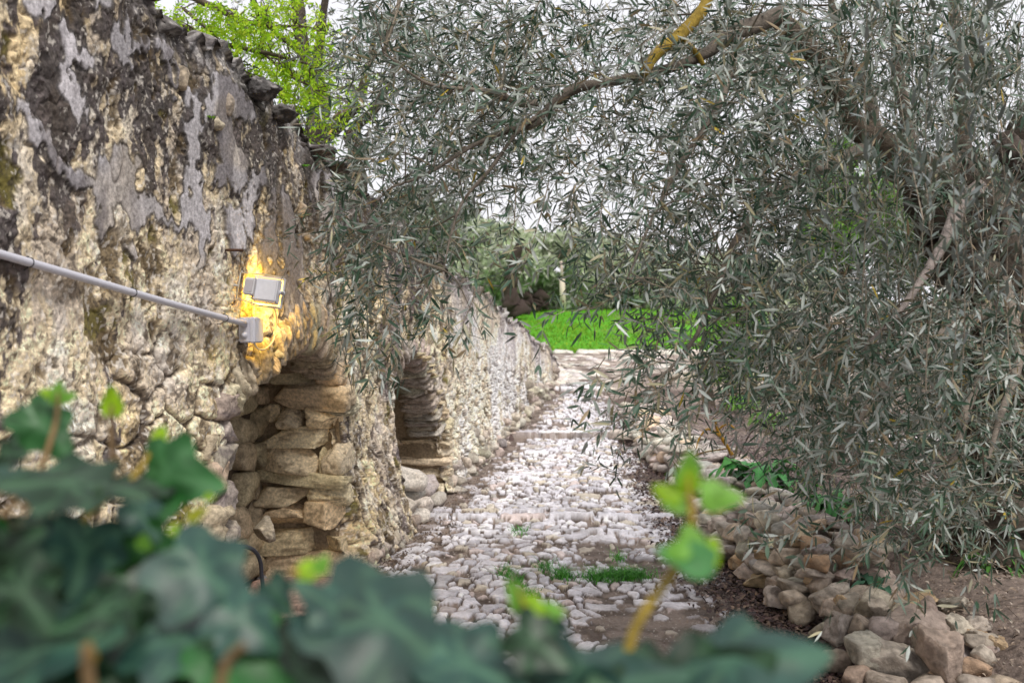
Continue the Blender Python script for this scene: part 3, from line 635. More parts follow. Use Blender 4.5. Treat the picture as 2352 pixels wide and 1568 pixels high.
# the large near stones, one by one
near = [(2280,1550,4.15,150,90),(2170,1500,4.0,105,150),(2060,1520,4.15,170,110),(1990,1490,4.2,110,120),(2090,1440,4.35,180,110),(2000,1400,4.6,110,70),(2190,1440,4.4,110,80),(2250,1480,4.3,120,90),(2070,1400,4.75,190,60),(1930,1445,4.45,80,80),(2050,1360,4.85,110,55),(2330,1540,4.3,110,70),(2200,1400,4.7,140,60),(2120,1405,4.9,120,50),
 (1990,1375,4.75,80,65),(1950,1385,4.75,70,60),(1905,1395,4.8,60,55),(2130,1480,4.15,100,80),(2040,1570,4.0,150,70),(2140,1575,3.95,120,60),(2260,1600,3.9,150,80),(1945,1330,5.05,95,55),(2010,1325,5.1,85,55),(1880,1350,5.0,75,65),(1825,1370,5.0,60,55),(1960,1290,5.2,100,50),(1890,1305,5.2,80,50),(2080,1310,5.3,90,50),
 (2340,1490,4.3,90,60),(2300,1500,4.2,80,60),(2350,1560,4.05,110,80),(2240,1440,4.4,90,60),(2320,1530,4.2,90,60),(1920,1520,4.25,60,70),(1965,1555,4.1,80,60),(2230,1530,4.1,80,60),(2310,1590,3.9,100,70),(2030,1450,4.3,70,70),(1975,1440,4.4,60,60)]
for i, (x, y, Y, w, h) in enumerate(near): ds(x, y, Y, w*.92, h*.95, None, i, None, .4)
r_ = np.random.default_rng(15)
for i in range(80):
    t_ = r_.random(); x = lerp(1930, 2330, t_)+r_.normal(0, 45); y = lerp(1400, 1580, t_)+r_.normal(0, 35); ds(x, y, lerp(4.75, 4.05, t_)+r_.uniform(-.05, .15), r_.uniform(40, 95), r_.uniform(32, 70), None, 300+i, None, .5)
r_ = np.random.default_rng(5)
Yc = 5.0
while Yc < 12.6:                                  # courses of smaller stones, front face and top
    g = 1.0 if Yc < 9 else .9
    hw = np.interp(Yc, [4, 6, 8, 10, 12.6], [.36, .36, .32, .28, .16]); fx = 1.38+.05*math.sin(Yc*1.7)-.02*(Yc-5)*0
    z = .02
    while z < hw-.02:
        h_ = r_.uniform(.06, .125)*g; w_ = r_.uniform(.10, .22)*g; x0 = fx+z*.55+r_.uniform(-.04, .03)
        stones.append((np.array([x0, Yc+r_.uniform(-.06, .06), z+h_/2+path_z(Yc)*.8]), (r_.uniform(.14, .24), w_, h_*1.15), int(r_.integers(1e6)), None, .18)); z += h_*.9
    for q in range(2):
        stones.append((np.array([fx+hw*.55+.10+q*.15+r_.uniform(-.05, .05), Yc+r_.uniform(-.06, .06), hw+path_z(Yc)*.8-.01+r_.uniform(-.02, .03)]), (r_.uniform(.12, .25), r_.uniform(.10, .22), r_.uniform(.05, .10)), int(r_.integers(1e6)), None, .25))
    Yc += r_.uniform(.10, .15)*(1 if Yc < 8 else 1.15)
def score(s_):
    p, dm = s_[0], s_[1]; return dm[0]*dm[2]/p[1]**2*(1 if p[1] > 3.95 else .3)
stones.sort(key=score, reverse=True)
rest = MB()
for k, (p, dm, sd, cl, tl) in enumerate(stones):
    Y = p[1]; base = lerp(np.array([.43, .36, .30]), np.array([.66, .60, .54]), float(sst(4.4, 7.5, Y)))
    rr = np.random.default_rng(sd+77)
    if rr.random() < .2: base = base*np.array([1.15, .98, .75])
    if rr.random() < .2: base = base*.7+.12
    m = MB() if k < 100 else rest
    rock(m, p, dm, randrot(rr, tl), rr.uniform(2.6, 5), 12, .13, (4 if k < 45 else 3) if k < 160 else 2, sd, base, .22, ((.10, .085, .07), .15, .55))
    if k < 100: m.build('stone', M['rock'], dsw)
o = rest.build('stones', M['rock'], dsw); o['kind'] = 'stuff'
# a few loose stones on their own
for (x, y, Y, w, h, sd, lab) in ((1152, 1020, 10.4, 24, 26, 1, 'lone dark round stone at the foot of the old wall near the second step'), (1490, 1037, 10.2, 44, 26, 2, 'pale rounded cobble lying on the path edge by the second step'), (1430, 1000, 11.1, 60, 28, 3, 'pale flat block at the right end of the second step')):
    m = MB(); p = at(x, y, Y); rock(m, p, (w*Y/F, w*Y/F, h*Y/F), rotz(.4), 3, 5, .1, 3, sd, (.24, .22, .22) if sd == 1 else (.5, .45, .40), .05)
    tag(m.build('stone', M['rock'], None, origin=p), lab, 'stone')
# pale rubble bank beyond the top of the path
m = MB(); r_ = np.random.default_rng(8)
for i in range(230):
    x = r_.uniform(.6, 3.2); y = r_.uniform(15.4, 22.5); 
    if r_.random() < .35: x = r_.uniform(.45, 1.1); y = r_.uniform(15.2, 18)
    s_ = r_.uniform(.08, .3); rock(m, (x, y, float(terr(x, y))+.01), (s_, s_, s_*.3), randrot(r_, .15), 3, 5, .1, 2, i, (.6, .55, .5), .15)
for i in range(46):
    x = r_.uniform(.9, 4.2); s_ = r_.uniform(.3, .7); rock(m, (x, 22.7+r_.uniform(-.15, .15), .50), (s_, .4, .16), rotz(0), 4, 4, .08, 2, 300+i, (.66, .62, .56), .1)
tag(m.build('rubble', M['rock']), kind='stuff'); bpy.data.objects['rubble']['label'] = 'pale rubble strewn between the top step and the meadow'

# ------------------------------------------------------------------ leaf litter, grass
def litter(name, n, fx, fy, size, cols, mat, lab, lift=.012):
    m = MB(); r_ = np.random.default_rng(hash(name) % 1000 if 0 else len(name)*13)
    x = fx(r_, n); y = fy(r_, n); x, y = x
    s_ = r_.uniform(*size, n); a = r_.uniform(0, 6.28, n)
    u = np.stack([np.cos(a), np.sin(a), r_.normal(0, .35, n)], -1); v = np.stack([-np.sin(a), np.cos(a), r_.normal(0, .35, n)], -1)*.62
    z = np.where(x < 1.42, path_z(y)+.018, terr(x, y)+.02)+r_.uniform(0, lift, n); p = np.stack([x, y, z], -1)
    T = np.array([(-.5, 0), (-.15, -.42), (.15, -.3), (.55, 0), (.1, .4), (-.2, .3)])
    V = p[:, None]+s_[:, None, None]*(T[None, :, 0, None]*u[:, None]+T[None, :, 1, None]*v[:, None]); V[:, 1:3, 2] += s_[:, None]*.15; V[:, 4:, 2] += s_[:, None]*.2
    i = np.arange(n)[:, None]*6
    f = np.concatenate([i+np.array([[0, 1, 5]]), i+np.array([[2, 3, 4]])]); q = i+np.array([[1, 2, 4, 5]])
    cc = np.asarray(cols)[r_.integers(0, len(cols), n)]*r_.uniform(.6, 1.3, (n, 1))
    m.add(V.reshape(-1, 3), [f, q], np.repeat(cc, 6, 0)); o = m.build(name, M[mat]); tag(o, lab, kind='stuff')
def fpath(r_, n):
    y = 1/r_.uniform(1/13, 1/3.6, n); x = 1.24+r_.normal(0, .13, n)+np.where(y < 5.5, .05, 0); return x, y
litter('leaf_litter', 9000, lambda r, n: fpath(r, n), lambda r, n: 0, (.018, .045), [(.075, .045, .045), (.11, .07, .06), (.05, .035, .035), (.17, .12, .09)], 'litter', 'dark brown dead leaves heaped along the right edge of the path')
def fter(r_, n):
    y = 1/r_.uniform(1/13, 1/3.6, n); x = r_.uniform(1.9, 6.5, n); return x, y
litter('dry_leaves_and_chips', 16000, lambda r, n: fter(r, n), lambda r, n: 0, (.012, .035), [(.30, .24, .19), (.20, .15, .11), (.42, .36, .30), (.11, .08, .06)], 'litter', 'dry leaves and chips scattered over the bare terrace on the right')
def fleft(r_, n):
    y = 1/r_.uniform(1/9, 1/4.6, n); x = wx(y)+.12+np.abs(r_.normal(0, .16, n)); return x, y
litter('brown_leaf_scraps', 1500, lambda r, n: fleft(r, n), lambda r, n: 0, (.012, .03), [(.12, .08, .06), (.2, .15, .11)], 'litter', 'brown leaf scraps along the foot of the old wall')
def blades(m, P_, h, w, cols, r_, lean=.5, seg=3):
    n = len(P_); a = r_.uniform(0, 6.28, n); l = r_.normal(0, lean, (n, 2)); hh = h*r_.uniform(.5, 1.2, n); t = np.linspace(0, 1, seg+1)
    ctr = P_[:, None]+np.stack([l[:, :1]*t**1.7*hh[:, None], l[:, 1:]*t**1.7*hh[:, None], t[None]*hh[:, None]*(1-.25*t)], -1)
    sd = np.stack([np.cos(a), np.sin(a), 0*a], -1)[:, None]*(w*(1-t*.92))[None, :, None]
    V = np.stack([ctr-sd, ctr+sd], 2).reshape(-1, 3); i = np.arange(n)[:, None]*(2*(seg+1))
    f = np.concatenate([i+np.array([[2*k, 2*k+1, 2*k+3, 2*k+2]]) for k in range(seg)])
    cc = np.asarray(cols)[r_.integers(0, len(cols), n)]*r_.uniform(.7, 1.25, (n, 1)); m.add(V, f, np.repeat(cc, 2*(seg+1), 0))
GR = [(.06, .30, .02), (.04, .22, .02), (.09, .36, .03)]
tufts = [(1192, 1228, 22, 40, 'small'), (1250, 1312, 20, 60, 'one'), (1292, 1330, 22, 110, 'bushy'), (1380, 1334, 45, 200, 'wide'), (1440, 1330, 55, 300, 'wide'), (1165, 1325, 22, 50, 'thin'), (1190, 1345, 16, 40, 'low'), (1215, 1375, 20, 50, 'x'), (1420, 1290, 16, 30, 'y')]
tl = ['small green grass tuft on the path just below the long edging slabs', 'grass tuft on the path left of and above the bushy one', 'bushy little grass tuft between two wide ones on the path', 'wide grass tuft in the middle of the row across the cobbles', 'widest grass tuft, at the right end of the row across the cobbles', 'thin grass tuft, leftmost on the cobbles', 'low flat grass tuft right beside the leftmost one', 'grass tuft nearest the camera on the cobbles', 'tiny grass tuft farther up, above the widest one']
for (x, y, w, n, _), lab in zip(tufts, tl):
    r_ = np.random.default_rng(x); Y = EYE*F/(y-HOR); p = at(x, y, Y); p[2] = 0
    q = p+np.stack([r_.normal(0, w*.5*Y/F, n*2), r_.normal(0, .05, n*2), 0*r_.random(n*2)], -1); q[:, 2] = .012
    m = MB(); blades(m, q, .075, .0026, GR, r_, .8); tag(m.build('grass_tuft', M['olive'], None, origin=p), lab, 'grass tuft', 'grass tufts growing between the cobbles')
r_ = np.random.default_rng(4); n = 60000
x = r_.uniform(-2, 22, n); y = 23+r_.random(n)**1.4*24; kk = x/y < .24+.02*r_.normal(size=n); x, y = x[kk], y[kk]; P_ = np.stack([x, y, terr(x, y)-.02], -1)
m = MB(); blades(m, P_, .13, .014, [(.14, .34, .012), (.07, .22, .01), (.20, .38, .02), (.28, .36, .04)], r_, .5, 2)
k = r_.random(len(P_)) < .02; Q = P_[k]; 
for i in range(len(Q)//4): m.add(Q[i]+np.array([[0, 0, .14], [.03, 0, .15], [0, .02, .16]]), np.array([[0, 1, 2]]), (.7, .6, .02))
tag(m.build('meadow_grass', M['far'], None), 'bright green meadow grass with a few yellow flowers', kind='stuff')
# ------------------------------------------------------------------ foliage machinery
def leaves(mb, P_, D, N_, L, Wd, col, fine=True, curl=.12):
    """long narrow leaves: P base, D direction, N normal, L length, Wd half width"""
    D = norm(D); S = norm(np.cross(D, N_)); N_ = np.cross(S, D); n = len(P_)
    if fine:
        t = np.array([0, .3, .3, .3, .7, .7, .7, 1.]); w = np.array([0, -1, 0, 1, -.8, 0, .8, 0]); dz = np.array([0, .25, 0, .25, .2, 0, .2, 0])
        f3 = np.array([[0, 1, 2], [0, 2, 3], [4, 7, 5], [5, 7, 6]]); f4 = np.array([[1, 4, 5, 2], [2, 5, 6, 3]])
    else:
        t = np.array([0, .45, .45, 1.]); w = np.array([0, -1, 1, 0]); dz = np.zeros(4); f3 = None; f4 = np.array([[0, 1, 3, 2]])
    k = len(t); c_ = curl*np.random.default_rng(n).normal(0, 1, n)
    V = P_[:, None]+D[:, None]*(t*1.)[None, :, None]*L[:, None, None]+S[:, None]*(w[None, :]*Wd[:, None])[..., None]+N_[:, None]*(dz[None]*Wd[:, None]-c_[:, None]*L[:, None]*t[None]**2)[..., None]
    i = np.arange(n)[:, None, None]*k
    fs = [(i+f4[None]).reshape(-1, 4)]
    if f3 is not None: fs.append((i+f3[None]).reshape(-1, 3))
    mb.add(V.reshape(-1, 3), fs, np.repeat(col, k, 0))
def shoots(ml, mt, O, D, L, droop, r_, npair=9, ll=.058, lw=.0058, palette=None, fine=True, twig=.0014, tcol=(.38, .33, .26), spread=1.0):
    """leafy twigs starting at O going D, drooping; opposite leaf pairs all along"""
    n = len(O); D = norm(D); t = np.linspace(0, 1, npair+1)
    bend = r_.normal(0, .16, (n, 3))
    C_ = O[:, None]+D[:, None]*(L[:, None]*t[None])[..., None]+bend[:, None]*(L[:, None]*t[None]**2)[..., None]; C_[..., 2] -= (droop*L)[:, None]*t[None]**2
    T = norm(np.gradient(C_, axis=1))
    # twig: three sided
    ref = norm(r_.normal(size=(n, 1, 3))); A = norm(np.cross(T, ref)); B = np.cross(T, A)
    if mt is not None:
        rad = twig*(1.15-t)[None, :, None]
        ring = np.stack([C_+rad*(A*math.cos(q)+B*math.sin(q)) for q in (0, 2.09, 4.19)], 2); m = npair+1
        i = np.arange(n)[:, None, None]*(m*3)+np.arange(m-1)[None, :, None]*3
        f = np.concatenate([np.stack([i+a, i+b, i+3+b, i+3+a], -1).reshape(-1, 4) for a, b in ((0, 1), (1, 2), (2, 0))])
        cc = np.repeat(np.asarray(tcol)*r_.uniform(.5, 1.3, (n, 1)), m*3, 0); mt.add(ring.reshape(-1, 3), f, cc)
    Pn = C_[:, 1:]; Tn = T[:, 1:]; An = A[:, 1:]; Bn = B[:, 1:]
    alt = (np.arange(npair) % 2)[None, :, None]
    side = An*alt+Bn*(1-alt)
    out = []
    for sgn in (1, -1):
        d = Tn*.75+sgn*side*.75*spread+r_.normal(0, .28, Pn.shape); d[..., 2] -= .10
        nm = norm(Tn-d*.3)+np.array([0, 0, .9])+r_.normal(0, .45, Pn.shape)
        out.append((Pn, d, nm))
    tip = (C_[:, -1:], T[:, -1:]+r_.normal(0, .15, (n, 1, 3)), np.array([0, 0, 1.])+r_.normal(0, .5, (n, 1, 3)))
    P_ = np.concatenate([o[0].reshape(-1, 3) for o in out]+[tip[0].reshape(-1, 3)]); Dd = np.concatenate([o[1].reshape(-1, 3) for o in out]+[tip[1].reshape(-1, 3)]); Nn = np.concatenate([o[2].reshape(-1, 3) for o in out]+[tip[2].reshape(-1, 3)])
    tone = np.concatenate([np.repeat(np.arange(n), npair)]*2+[np.arange(n)])
    keep = r_.random(len(P_)) > .10; P_, Dd, Nn, tone = P_[keep], Dd[keep], Nn[keep], tone[keep]
    m = len(P_); Ls = ll*r_.uniform(.55, 1.2, m)*np.where(r_.random(m) < .1, .6, 1)
    pal = np.asarray(palette[0]); pr = np.asarray(palette[1], float); pr = pr/pr.sum()
    c = pal[r_.choice(len(pal), m, p=pr)]*(r_.uniform(.75, 1.25, n)[tone]*r_.uniform(.8, 1.2, m))[:, None]
    leaves(ml, P_, Dd, Nn, Ls, lw*r_.uniform(.75, 1.25, m)*(Ls/ll)**.5, np.clip(c, .01, .8), fine)
OLIVE = ([(.035, .08, .045), (.09, .14, .095), (.24, .27, .235), (.42, .46, .425), (.27, .25, .15), (.46, .34, .03), (.28, .21, .12)], [28, 24, 24, 17, 7, .35, 3])
OLIVE_D = ([(.045, .07, .045), (.085, .115, .08), (.16, .18, .145), (.26, .28, .24), (.15, .13, .08)], [26, 26, 26, 14, 8])
def cells(rows, cell=98.):
    out = []
    for j, r in enumerate(rows):
        for i, ch in enumerate(r):
            if ch != '0': out.append((i, j, int(ch)))
    return out

# ------------------------------------------------------------------ the near olive tree, leaning over the path from the right
ot = empty('olive_tree', (2.05, 4.9, .3), 'large old olive tree on the right, grey green boughs hanging over the path', 'tree', None)
def limb(pts, rad, col, k=8, sides=12, rough=.25, seed=0, mb_=None):
    P_ = smooth_path([at(*p) for p in pts], k); R_ = np.interp(np.linspace(0, 1, len(P_)), np.linspace(0, 1, len(rad)), rad)
    w = fbm(P_[:, 0]*6, P_[:, 2]*6, 0, 3, seed)[:, None]*R_[:, None]*.5; tube(mb_, P_+w*np.array([1, 0, .6]), R_, col, sides, rough, seed); return P_
BARK = (.085, .07, .055); GB = (.20, .17, .14)
tr = MB()
trunk = limb([(2330, 1500, 5.2), (2300, 1250, 5.15), (2300, 1000, 5.1), (2310, 800, 5.0), (2290, 640, 4.9), (2220, 500, 4.8), (2150, 410, 4.75)], [.30, .24, .20, .20, .21, .18, .13], BARK, 14, 40, .5, 3, tr)
tp = trunk
trunk_b = limb([(2300, 620, 5.0), (2370, 420, 5.0), (2420, 200, 5.0), (2440, -60, 5.0)], [.15, .12, .10, .08], BARK, 10, 24, .4, 4, tr)
for k_ in range(14):                              # burrs and knots
    p_ = trunk[30+k_*4 if 30+k_*4 < len(trunk) else -5]; rr = np.random.default_rng(k_); rock(tr, p_+rr.normal(0, .09, 3)-np.array([0, .08, 0]), rr.uniform(.12, .26, 3), randrot(rr, .5), 2.2, 3, .3, 4, k_, BARK, .2)
tr.build('trunk', M['bark'], ot)
LIMBS = []
def branch(pts, rad, col=GB, seed=0, **kw):
    m = MB(); P_ = limb(pts, rad, col, 10, 12, .18, seed, m); m.build('branch', M['bark'], ot); LIMBS.append(P_)
branch([(2170, 440, 4.75), (2100, 385, 4.7), (2010, 330, 4.6), (1945, 250, 4.45), (1890, 160, 4.3), (1845, 90, 4.15), (1780, 36, 4.0)], [.13, .10, .065, .05, .045, .04, .036], (.13, .105, .08), 1)
branch([(1790, 34, 4.0), (1730, 58, 3.95), (1690, 72, 3.9), (1655, 98, 3.9), (1628, 118, 3.85), (1560, 150, 3.8), (1470, 172, 3.8), (1380, 192, 3.8), (1318, 205, 3.8), (1270, 240, 3.8), (1230, 285, 3.8), (1180, 297, 3.8), (1120, 318, 3.75), (1060, 350, 3.7), (980, 400, 3.65), (900, 430, 3.6)], [.036, .034, .032, .028, .022, .02, .019, .019, .02, .019, .014, .012, .010, .008, .006, .003], (.13, .11, .09), 2)
branch([(1238, 236, 3.8), (1190, 238, 3.8), (1150, 215, 3.78), (1080, 205, 3.75), (980, 190, 3.7), (880, 120, 3.7)], [.014, .012, .010, .008, .006, .003], GB, 3)
branch([(1262, 250, 3.8), (1190, 300, 3.78), (1133, 379, 3.75), (1065, 461, 3.7), (1035, 540, 3.65), (1020, 620, 3.6)], [.009, .008, .007, .006, .004, .002], GB, 4)
branch([(1480, 170, 3.6), (1515, 120, 3.7), (1565, 75, 3.8), (1622, 10, 3.9), (1650, -60, 4)], [.016, .022, .024, .024, .022], (.26, .18, .03), 5)
branch([(1565, 80, 3.8), (1600, 120, 3.8), (1615, 150, 3.8)], [.014, .012, .01], (.24, .17, .03), 6)
branch([(2100, 385, 4.7), (2085, 250, 4.7), (2060, 100, 4.6), (2050, -60, 4.5)], [.035, .028, .024, .02], GB, 7)
branch([(2220, 430, 4.8), (2215, 250, 4.8), (2195, 100, 4.7), (2185, -60, 4.7)], [.04, .03, .026, .022], (.15, .125, .1), 8)
branch([(2010, 330, 4.6), (1990, 200, 4.6), (1935, 110, 4.5), (1900, -60, 4.4)], [.03, .026, .02, .016], GB, 9)
branch([(2250, 430, 4.4), (2216, 462, 4.3), (2185, 520, 4.1), (2156, 575, 4.0), (2120, 640, 3.9), (2060, 720, 3.7), (1980, 800, 3.6)], [.036, .03, .026, .022, .016, .01, .005], (.27, .23, .21), 10)
branch([(2010, 335, 4.6), (1900, 380, 4.3), (1790, 440, 4.1), (1700, 540, 3.9), (1640, 680, 3.8), (1580, 800, 3.6), (1480, 900, 3.5)], [.035, .028, .02, .015, .01, .007, .003], (.2, .17, .14), 11)
branch([(2290, 700, 4.8), (2180, 760, 4.4), (2060, 850, 4.0), (1960, 980, 3.8), (1900, 1100, 3.7)], [.04, .03, .02, .012, .005], GB, 12)
branch([(2310, 820, 4.8), (2240, 900, 4.4), (2190, 1040, 4.1), (2160, 1160, 4.0), (2150, 1260, 3.9)], [.03, .024, .016, .01, .004], GB, 13)
branch([(1700, 90, 3.9), (1640, 260, 3.7), (1560, 380, 3.6), (1500, 500, 3.5), (1440, 640, 3.4)], [.018, .014, .010, .006, .003], GB, 14)
branch([(2300, 600, 4.9), (2340, 800, 4.2), (2300, 950, 3.8), (2260, 1080, 3.6)], [.03, .02, .012, .005], GB, 15)
DM = ["000000004766663567777777",
      "000000005887765568888888",
      "000000003777766788888878",
      "000000016777655888877655",
      "000000016553355788885334",
      "000000027520046677765335",
      "000000017411034667788666",
      "000000004210000357889998",
      "000000002100000468999999",
      "000000000000000235899999",
      "000000000000001000279888",
      "000000000000000000026886",
      "000000000000000000003552",
      "000000000000000000000100",
      "000000000000000000000000",
      "000000000000000000000000"]
def fill(DM, ml_, mt_, r_, per, depth, length, pal, fine=True, npair=9, ll=.058, lw=.0058, dirf=None, twig=.0014, spread=1.):
    O = []; Dd = []; L = []; dr = []; Cc = []
    for i, j, d in cells(DM):
        n = r_.poisson(per*d**1.15)
        if not n: continue
        x = (i+r_.random(n))*98; y = (j+r_.random(n))*98; Y = depth(x, y, r_, n)
        p = np.stack([(x-CX)/F*Y, Y, EYE+(HOR-y)/F*Y], -1)
        dd, dp = dirf(x, y, r_, n); le = length*r_.uniform(.55, 1.3, n)
        O.append(p-norm(dd)*le[:, None]*.5+np.stack([0*le, 0*le, dp*le*.2], -1)); Dd.append(dd); L.append(le); dr.append(dp)
    O, Dd, L, dr = map(np.concatenate, (O, Dd, L, dr))
    shoots(ml_, mt_, O, Dd, L, dr, r_, npair, ll, lw, pal, fine, twig, spread=spread); return O
def ndepth(x, y, r_, n): return np.where(x < 1300, r_.uniform(3.5, 5.1, n), np.where(x > 1950, np.where((y > 250) & (y < 680) & (r_.random(n) < .5), r_.uniform(5.2, 6.4, n), r_.uniform(3.2, 5.6, n)), r_.uniform(3.3, 5.3, n)))
def ndir(x, y, r_, n):
    d = r_.normal(0, .62, (n, 3)); up = (x > 1900) & (y < 620) & (r_.random(n) < .7); low = (y > 560) & (r_.random(n) < np.where(x < 1500, .65, .38))
    d[:, 0] += np.where(up, 0, np.where(x < 1500, -.7, -.35)); d[:, 2] += np.where(up, 2.2, np.where(low, -.7, .12))
    return d, np.where(up, .0, np.where(low, .5, .45))*r_.uniform(.3, 1.5, n)
def rdir0(x, y, r_, n): d = r_.normal(0, 1, (n, 3)); d[:, 2] += .3*(y < 600); return d, r_.uniform(.1, .9, n)
r_ = np.random.default_rng(101)
lf = MB(); tw = MB()
O = fill(DM, lf, tw, r_, 2.35, ndepth, .26, OLIVE, True, 9, .066, .0047, ndir, .0015)
BM = ["000000000000004566667777", "000000000000003566667777", "000000000000000456667777", "000000000000000456666666", "000000000000000456666655", "000000000000000245555555", "000000000000000145556666", "000000000000000014556666", "000000000000000002455666", "000000000000000000355555", "000000000000000000024444"]+["0"*24]*5
fill(BM, lf, tw, r_, .75, lambda x, y, r, n: r.uniform(5.4, 7.2, n), .34, OLIVE_D, False, 11, .075, .0062, rdir0, .002)  # back layer: darker leaf colours put in the shade of the inner crown
print('shoots', len(O), 'verts', lf.n)
# hanging tips that stand clear against the meadow and the path, each led by its own twig
tips = [([(1480, 640, 3.4), (1440, 660, 3.35), (1380, 700, 3.3), (1330, 712, 3.3), (1262, 716, 3.3)], 4), ([(1560, 860, 3.3), (1470, 930, 3.25), (1405, 975, 3.2), (1350, 1010, 3.2)], 7), ([(1540, 820, 3.3), (1460, 850, 3.25), (1400, 870, 3.2), (1345, 880, 3.2)], 8), ([(1100, 620, 3.5), (1085, 690, 3.45), (1065, 740, 3.4), (1060, 775, 3.4)], 6),
        ([(1000, 500, 3.6), (1050, 560, 3.55), (1110, 570, 3.5), (1150, 585, 3.5)], 6), ([(1185, 420, 3.6), (1182, 500, 3.6), (1175, 560, 3.6), (1160, 600, 3.6)], 7), ([(880, 640, 3.8), (885, 720, 3.75), (900, 790, 3.7), (880, 830, 3.7)], 9), ([(980, 640, 3.7), (990, 700, 3.65), (985, 760, 3.6)], 6), ([(1260, 420, 3.6), (1240, 500, 3.55), (1215, 580, 3.5), (1190, 640, 3.5)], 8),
        ([(1320, 430, 3.6), (1310, 520, 3.5), (1330, 590, 3.5)], 6), ([(1390, 820, 3.3), (1370, 860, 3.3), (1400, 910, 3.25), (1430, 960, 3.2)], 7), ([(1640, 880, 3.4), (1600, 930, 3.4), (1560, 990, 3.35), (1500, 1010, 3.3)], 8), ([(1800, 1290, 3.4), (1740, 1190, 3.4), (1700, 1160, 3.4)], 4), ([(1980, 1180, 3.5), (1870, 1210, 3.45), (1790, 1230, 3.4), (1730, 1255, 3.4)], 7),
        ([(1540, 60, 3.6), (1450, 120, 3.5), (1400, 180, 3.5)], 6), ([(1250, -20, 3.6), (1215, 60, 3.6), (1200, 130, 3.6)], 7), ([(1390, 420, 3.4), (1380, 500, 3.4), (1390, 600, 3.35)], 7), ([(2070, 1270, 3.5), (2080, 1330, 3.45), (2150, 1390, 3.4)], 5)]
for pts, npr in tips:
    P_ = smooth_path([at(*p) for p in pts], 6); tube(tw, P_, np.linspace(.0022, .0009, len(P_)), (.22, .18, .13), 5)
    T = np.linspace(.15, 1, npr*2); idx = (T*(len(P_)-1)).astype(int); B = P_[idx]; tg = norm(np.gradient(P_, axis=0))[idx]
    n = len(B); sg = np.where(np.arange(n) % 2, 1, -1)[:, None]; sd = norm(np.cross(tg, r_.normal(0, .3, (n, 3))+np.array([0, 1, 0])))
    d = tg*.8+sg*sd*.75+r_.normal(0, .2, (n, 3)); pal = np.asarray(OLIVE[0][:5])
    leaves(lf, B, d, np.array([0, -.6, .6])+r_.normal(0, .5, (n, 3)), r_.uniform(.050, .082, n), r_.uniform(.0045, .0068, n), pal[r_.integers(0, 5, n)]*r_.uniform(.8, 1.2, (n, 1)))
    k = max(2, npr//3)
    shoots(lf, tw, B[r_.integers(0, n, k)], tg[:k]+r_.normal(0, .6, (k, 3)), r_.uniform(.08, .16, k), r_.uniform(.2, .7, k), r_, 4, .058, .006, OLIVE)
# long upright suckers at the right
n = 34; x = r_.uniform(1960, 2360, n); y = r_.uniform(450, 900, n); Y = r_.uniform(2.7, 3.3, n); O2 = np.stack([(x-CX)/F*Y, Y, EYE+(HOR-y)/F*Y], -1)
shoots(lf, tw, O2, np.array([.03, 0, 1.])+r_.normal(0, .16, (n, 3)), r_.uniform(.35, .75, n), 0*x, r_, 17, .062, .0062, ([(.14, .17, .15), (.20, .23, .22), (.10, .13, .09)], [1, 1, 1]), True, .002, (.38, .32, .25))
# secondary branches joining the masses of leaves to the limbs
AL = np.concatenate(LIMBS+[trunk[len(trunk)//2:]])
sel = r_.choice(len(O), 330, replace=False)
for q in sel:
    e = O[q]; dd = np.linalg.norm(AL-e, axis=1)+.25*np.maximum(0, e[2]-AL[:, 2]); s_ = AL[np.argmin(dd)]; ln = np.linalg.norm(e-s_)
    if ln < .08 or ln > 1.1: continue
    md = (s_+e)/2+r_.normal(0, .10*ln, 3)+np.array([0, 0, .16*ln]); P_ = smooth_path([s_, md, e], 6); tube(tw, P_, np.linspace(.0022+.0035*ln, .0012, len(P_)), np.array([.20, .17, .13])*r_.uniform(.6, 1.3), 5)
# a hank of dead, straw coloured leaves
n = 24; c0 = at(1915, 900, 3.6); lo = c0+r_.normal(0, .04, (n, 3))
leaves(lf, lo+np.array([0, 0, .1]), np.array([-.35, 0, -1.])+r_.normal(0, .25, (n, 3)), r_.normal(0, 1, (n, 3)), r_.uniform(.06, .12, n), r_.uniform(.003, .006, n), np.array([.42, .34, .24])*r_.uniform(.7, 1.2, (n, 1)))
lf.build('foliage', M['olive'], ot); tw.build('twigs', M['bark'], ot)

# ------------------------------------------------------------------ trees behind the old wall
def simple_tree(name, loc, label, trunk_pts, limbs, DMx, seed, per, depth, length, pal, mat, cat='tree', group=None, col=BARK, dirf=None, **kw):
    t = empty(name, loc, label, cat, group); m = MB()
    for pts, rad in trunk_pts: limb(pts, rad, col, 8, 14, .35, seed, m)
    m.build('trunk', M['bark'], t); m = MB()
    for pts, rad in limbs: limb(pts, rad, col, 8, 8, .2, seed, m)
    if limbs: m.build('branch', M['bark'], t)
    ml, mt = MB(), MB(); rr = np.random.default_rng(seed)
    O = fill(DMx, ml, mt, rr, per, depth, length, pal, kw.get('fine', False), kw.get('npair', 9), kw.get('ll', .06), kw.get('lw', .007), dirf, kw.get('twig', .002), kw.get('spread', 1.))
    ml.build('foliage', M[mat], t); mt.build('twigs', M['bark'], t); return t
def rdir(x, y, r_, n): d = r_.normal(0, 1, (n, 3)); return d, r_.uniform(.2, 1., n)
def pad(rows): return [(r+'0'*24)[:24] for r in rows]+['0'*24]*(16-len(rows))
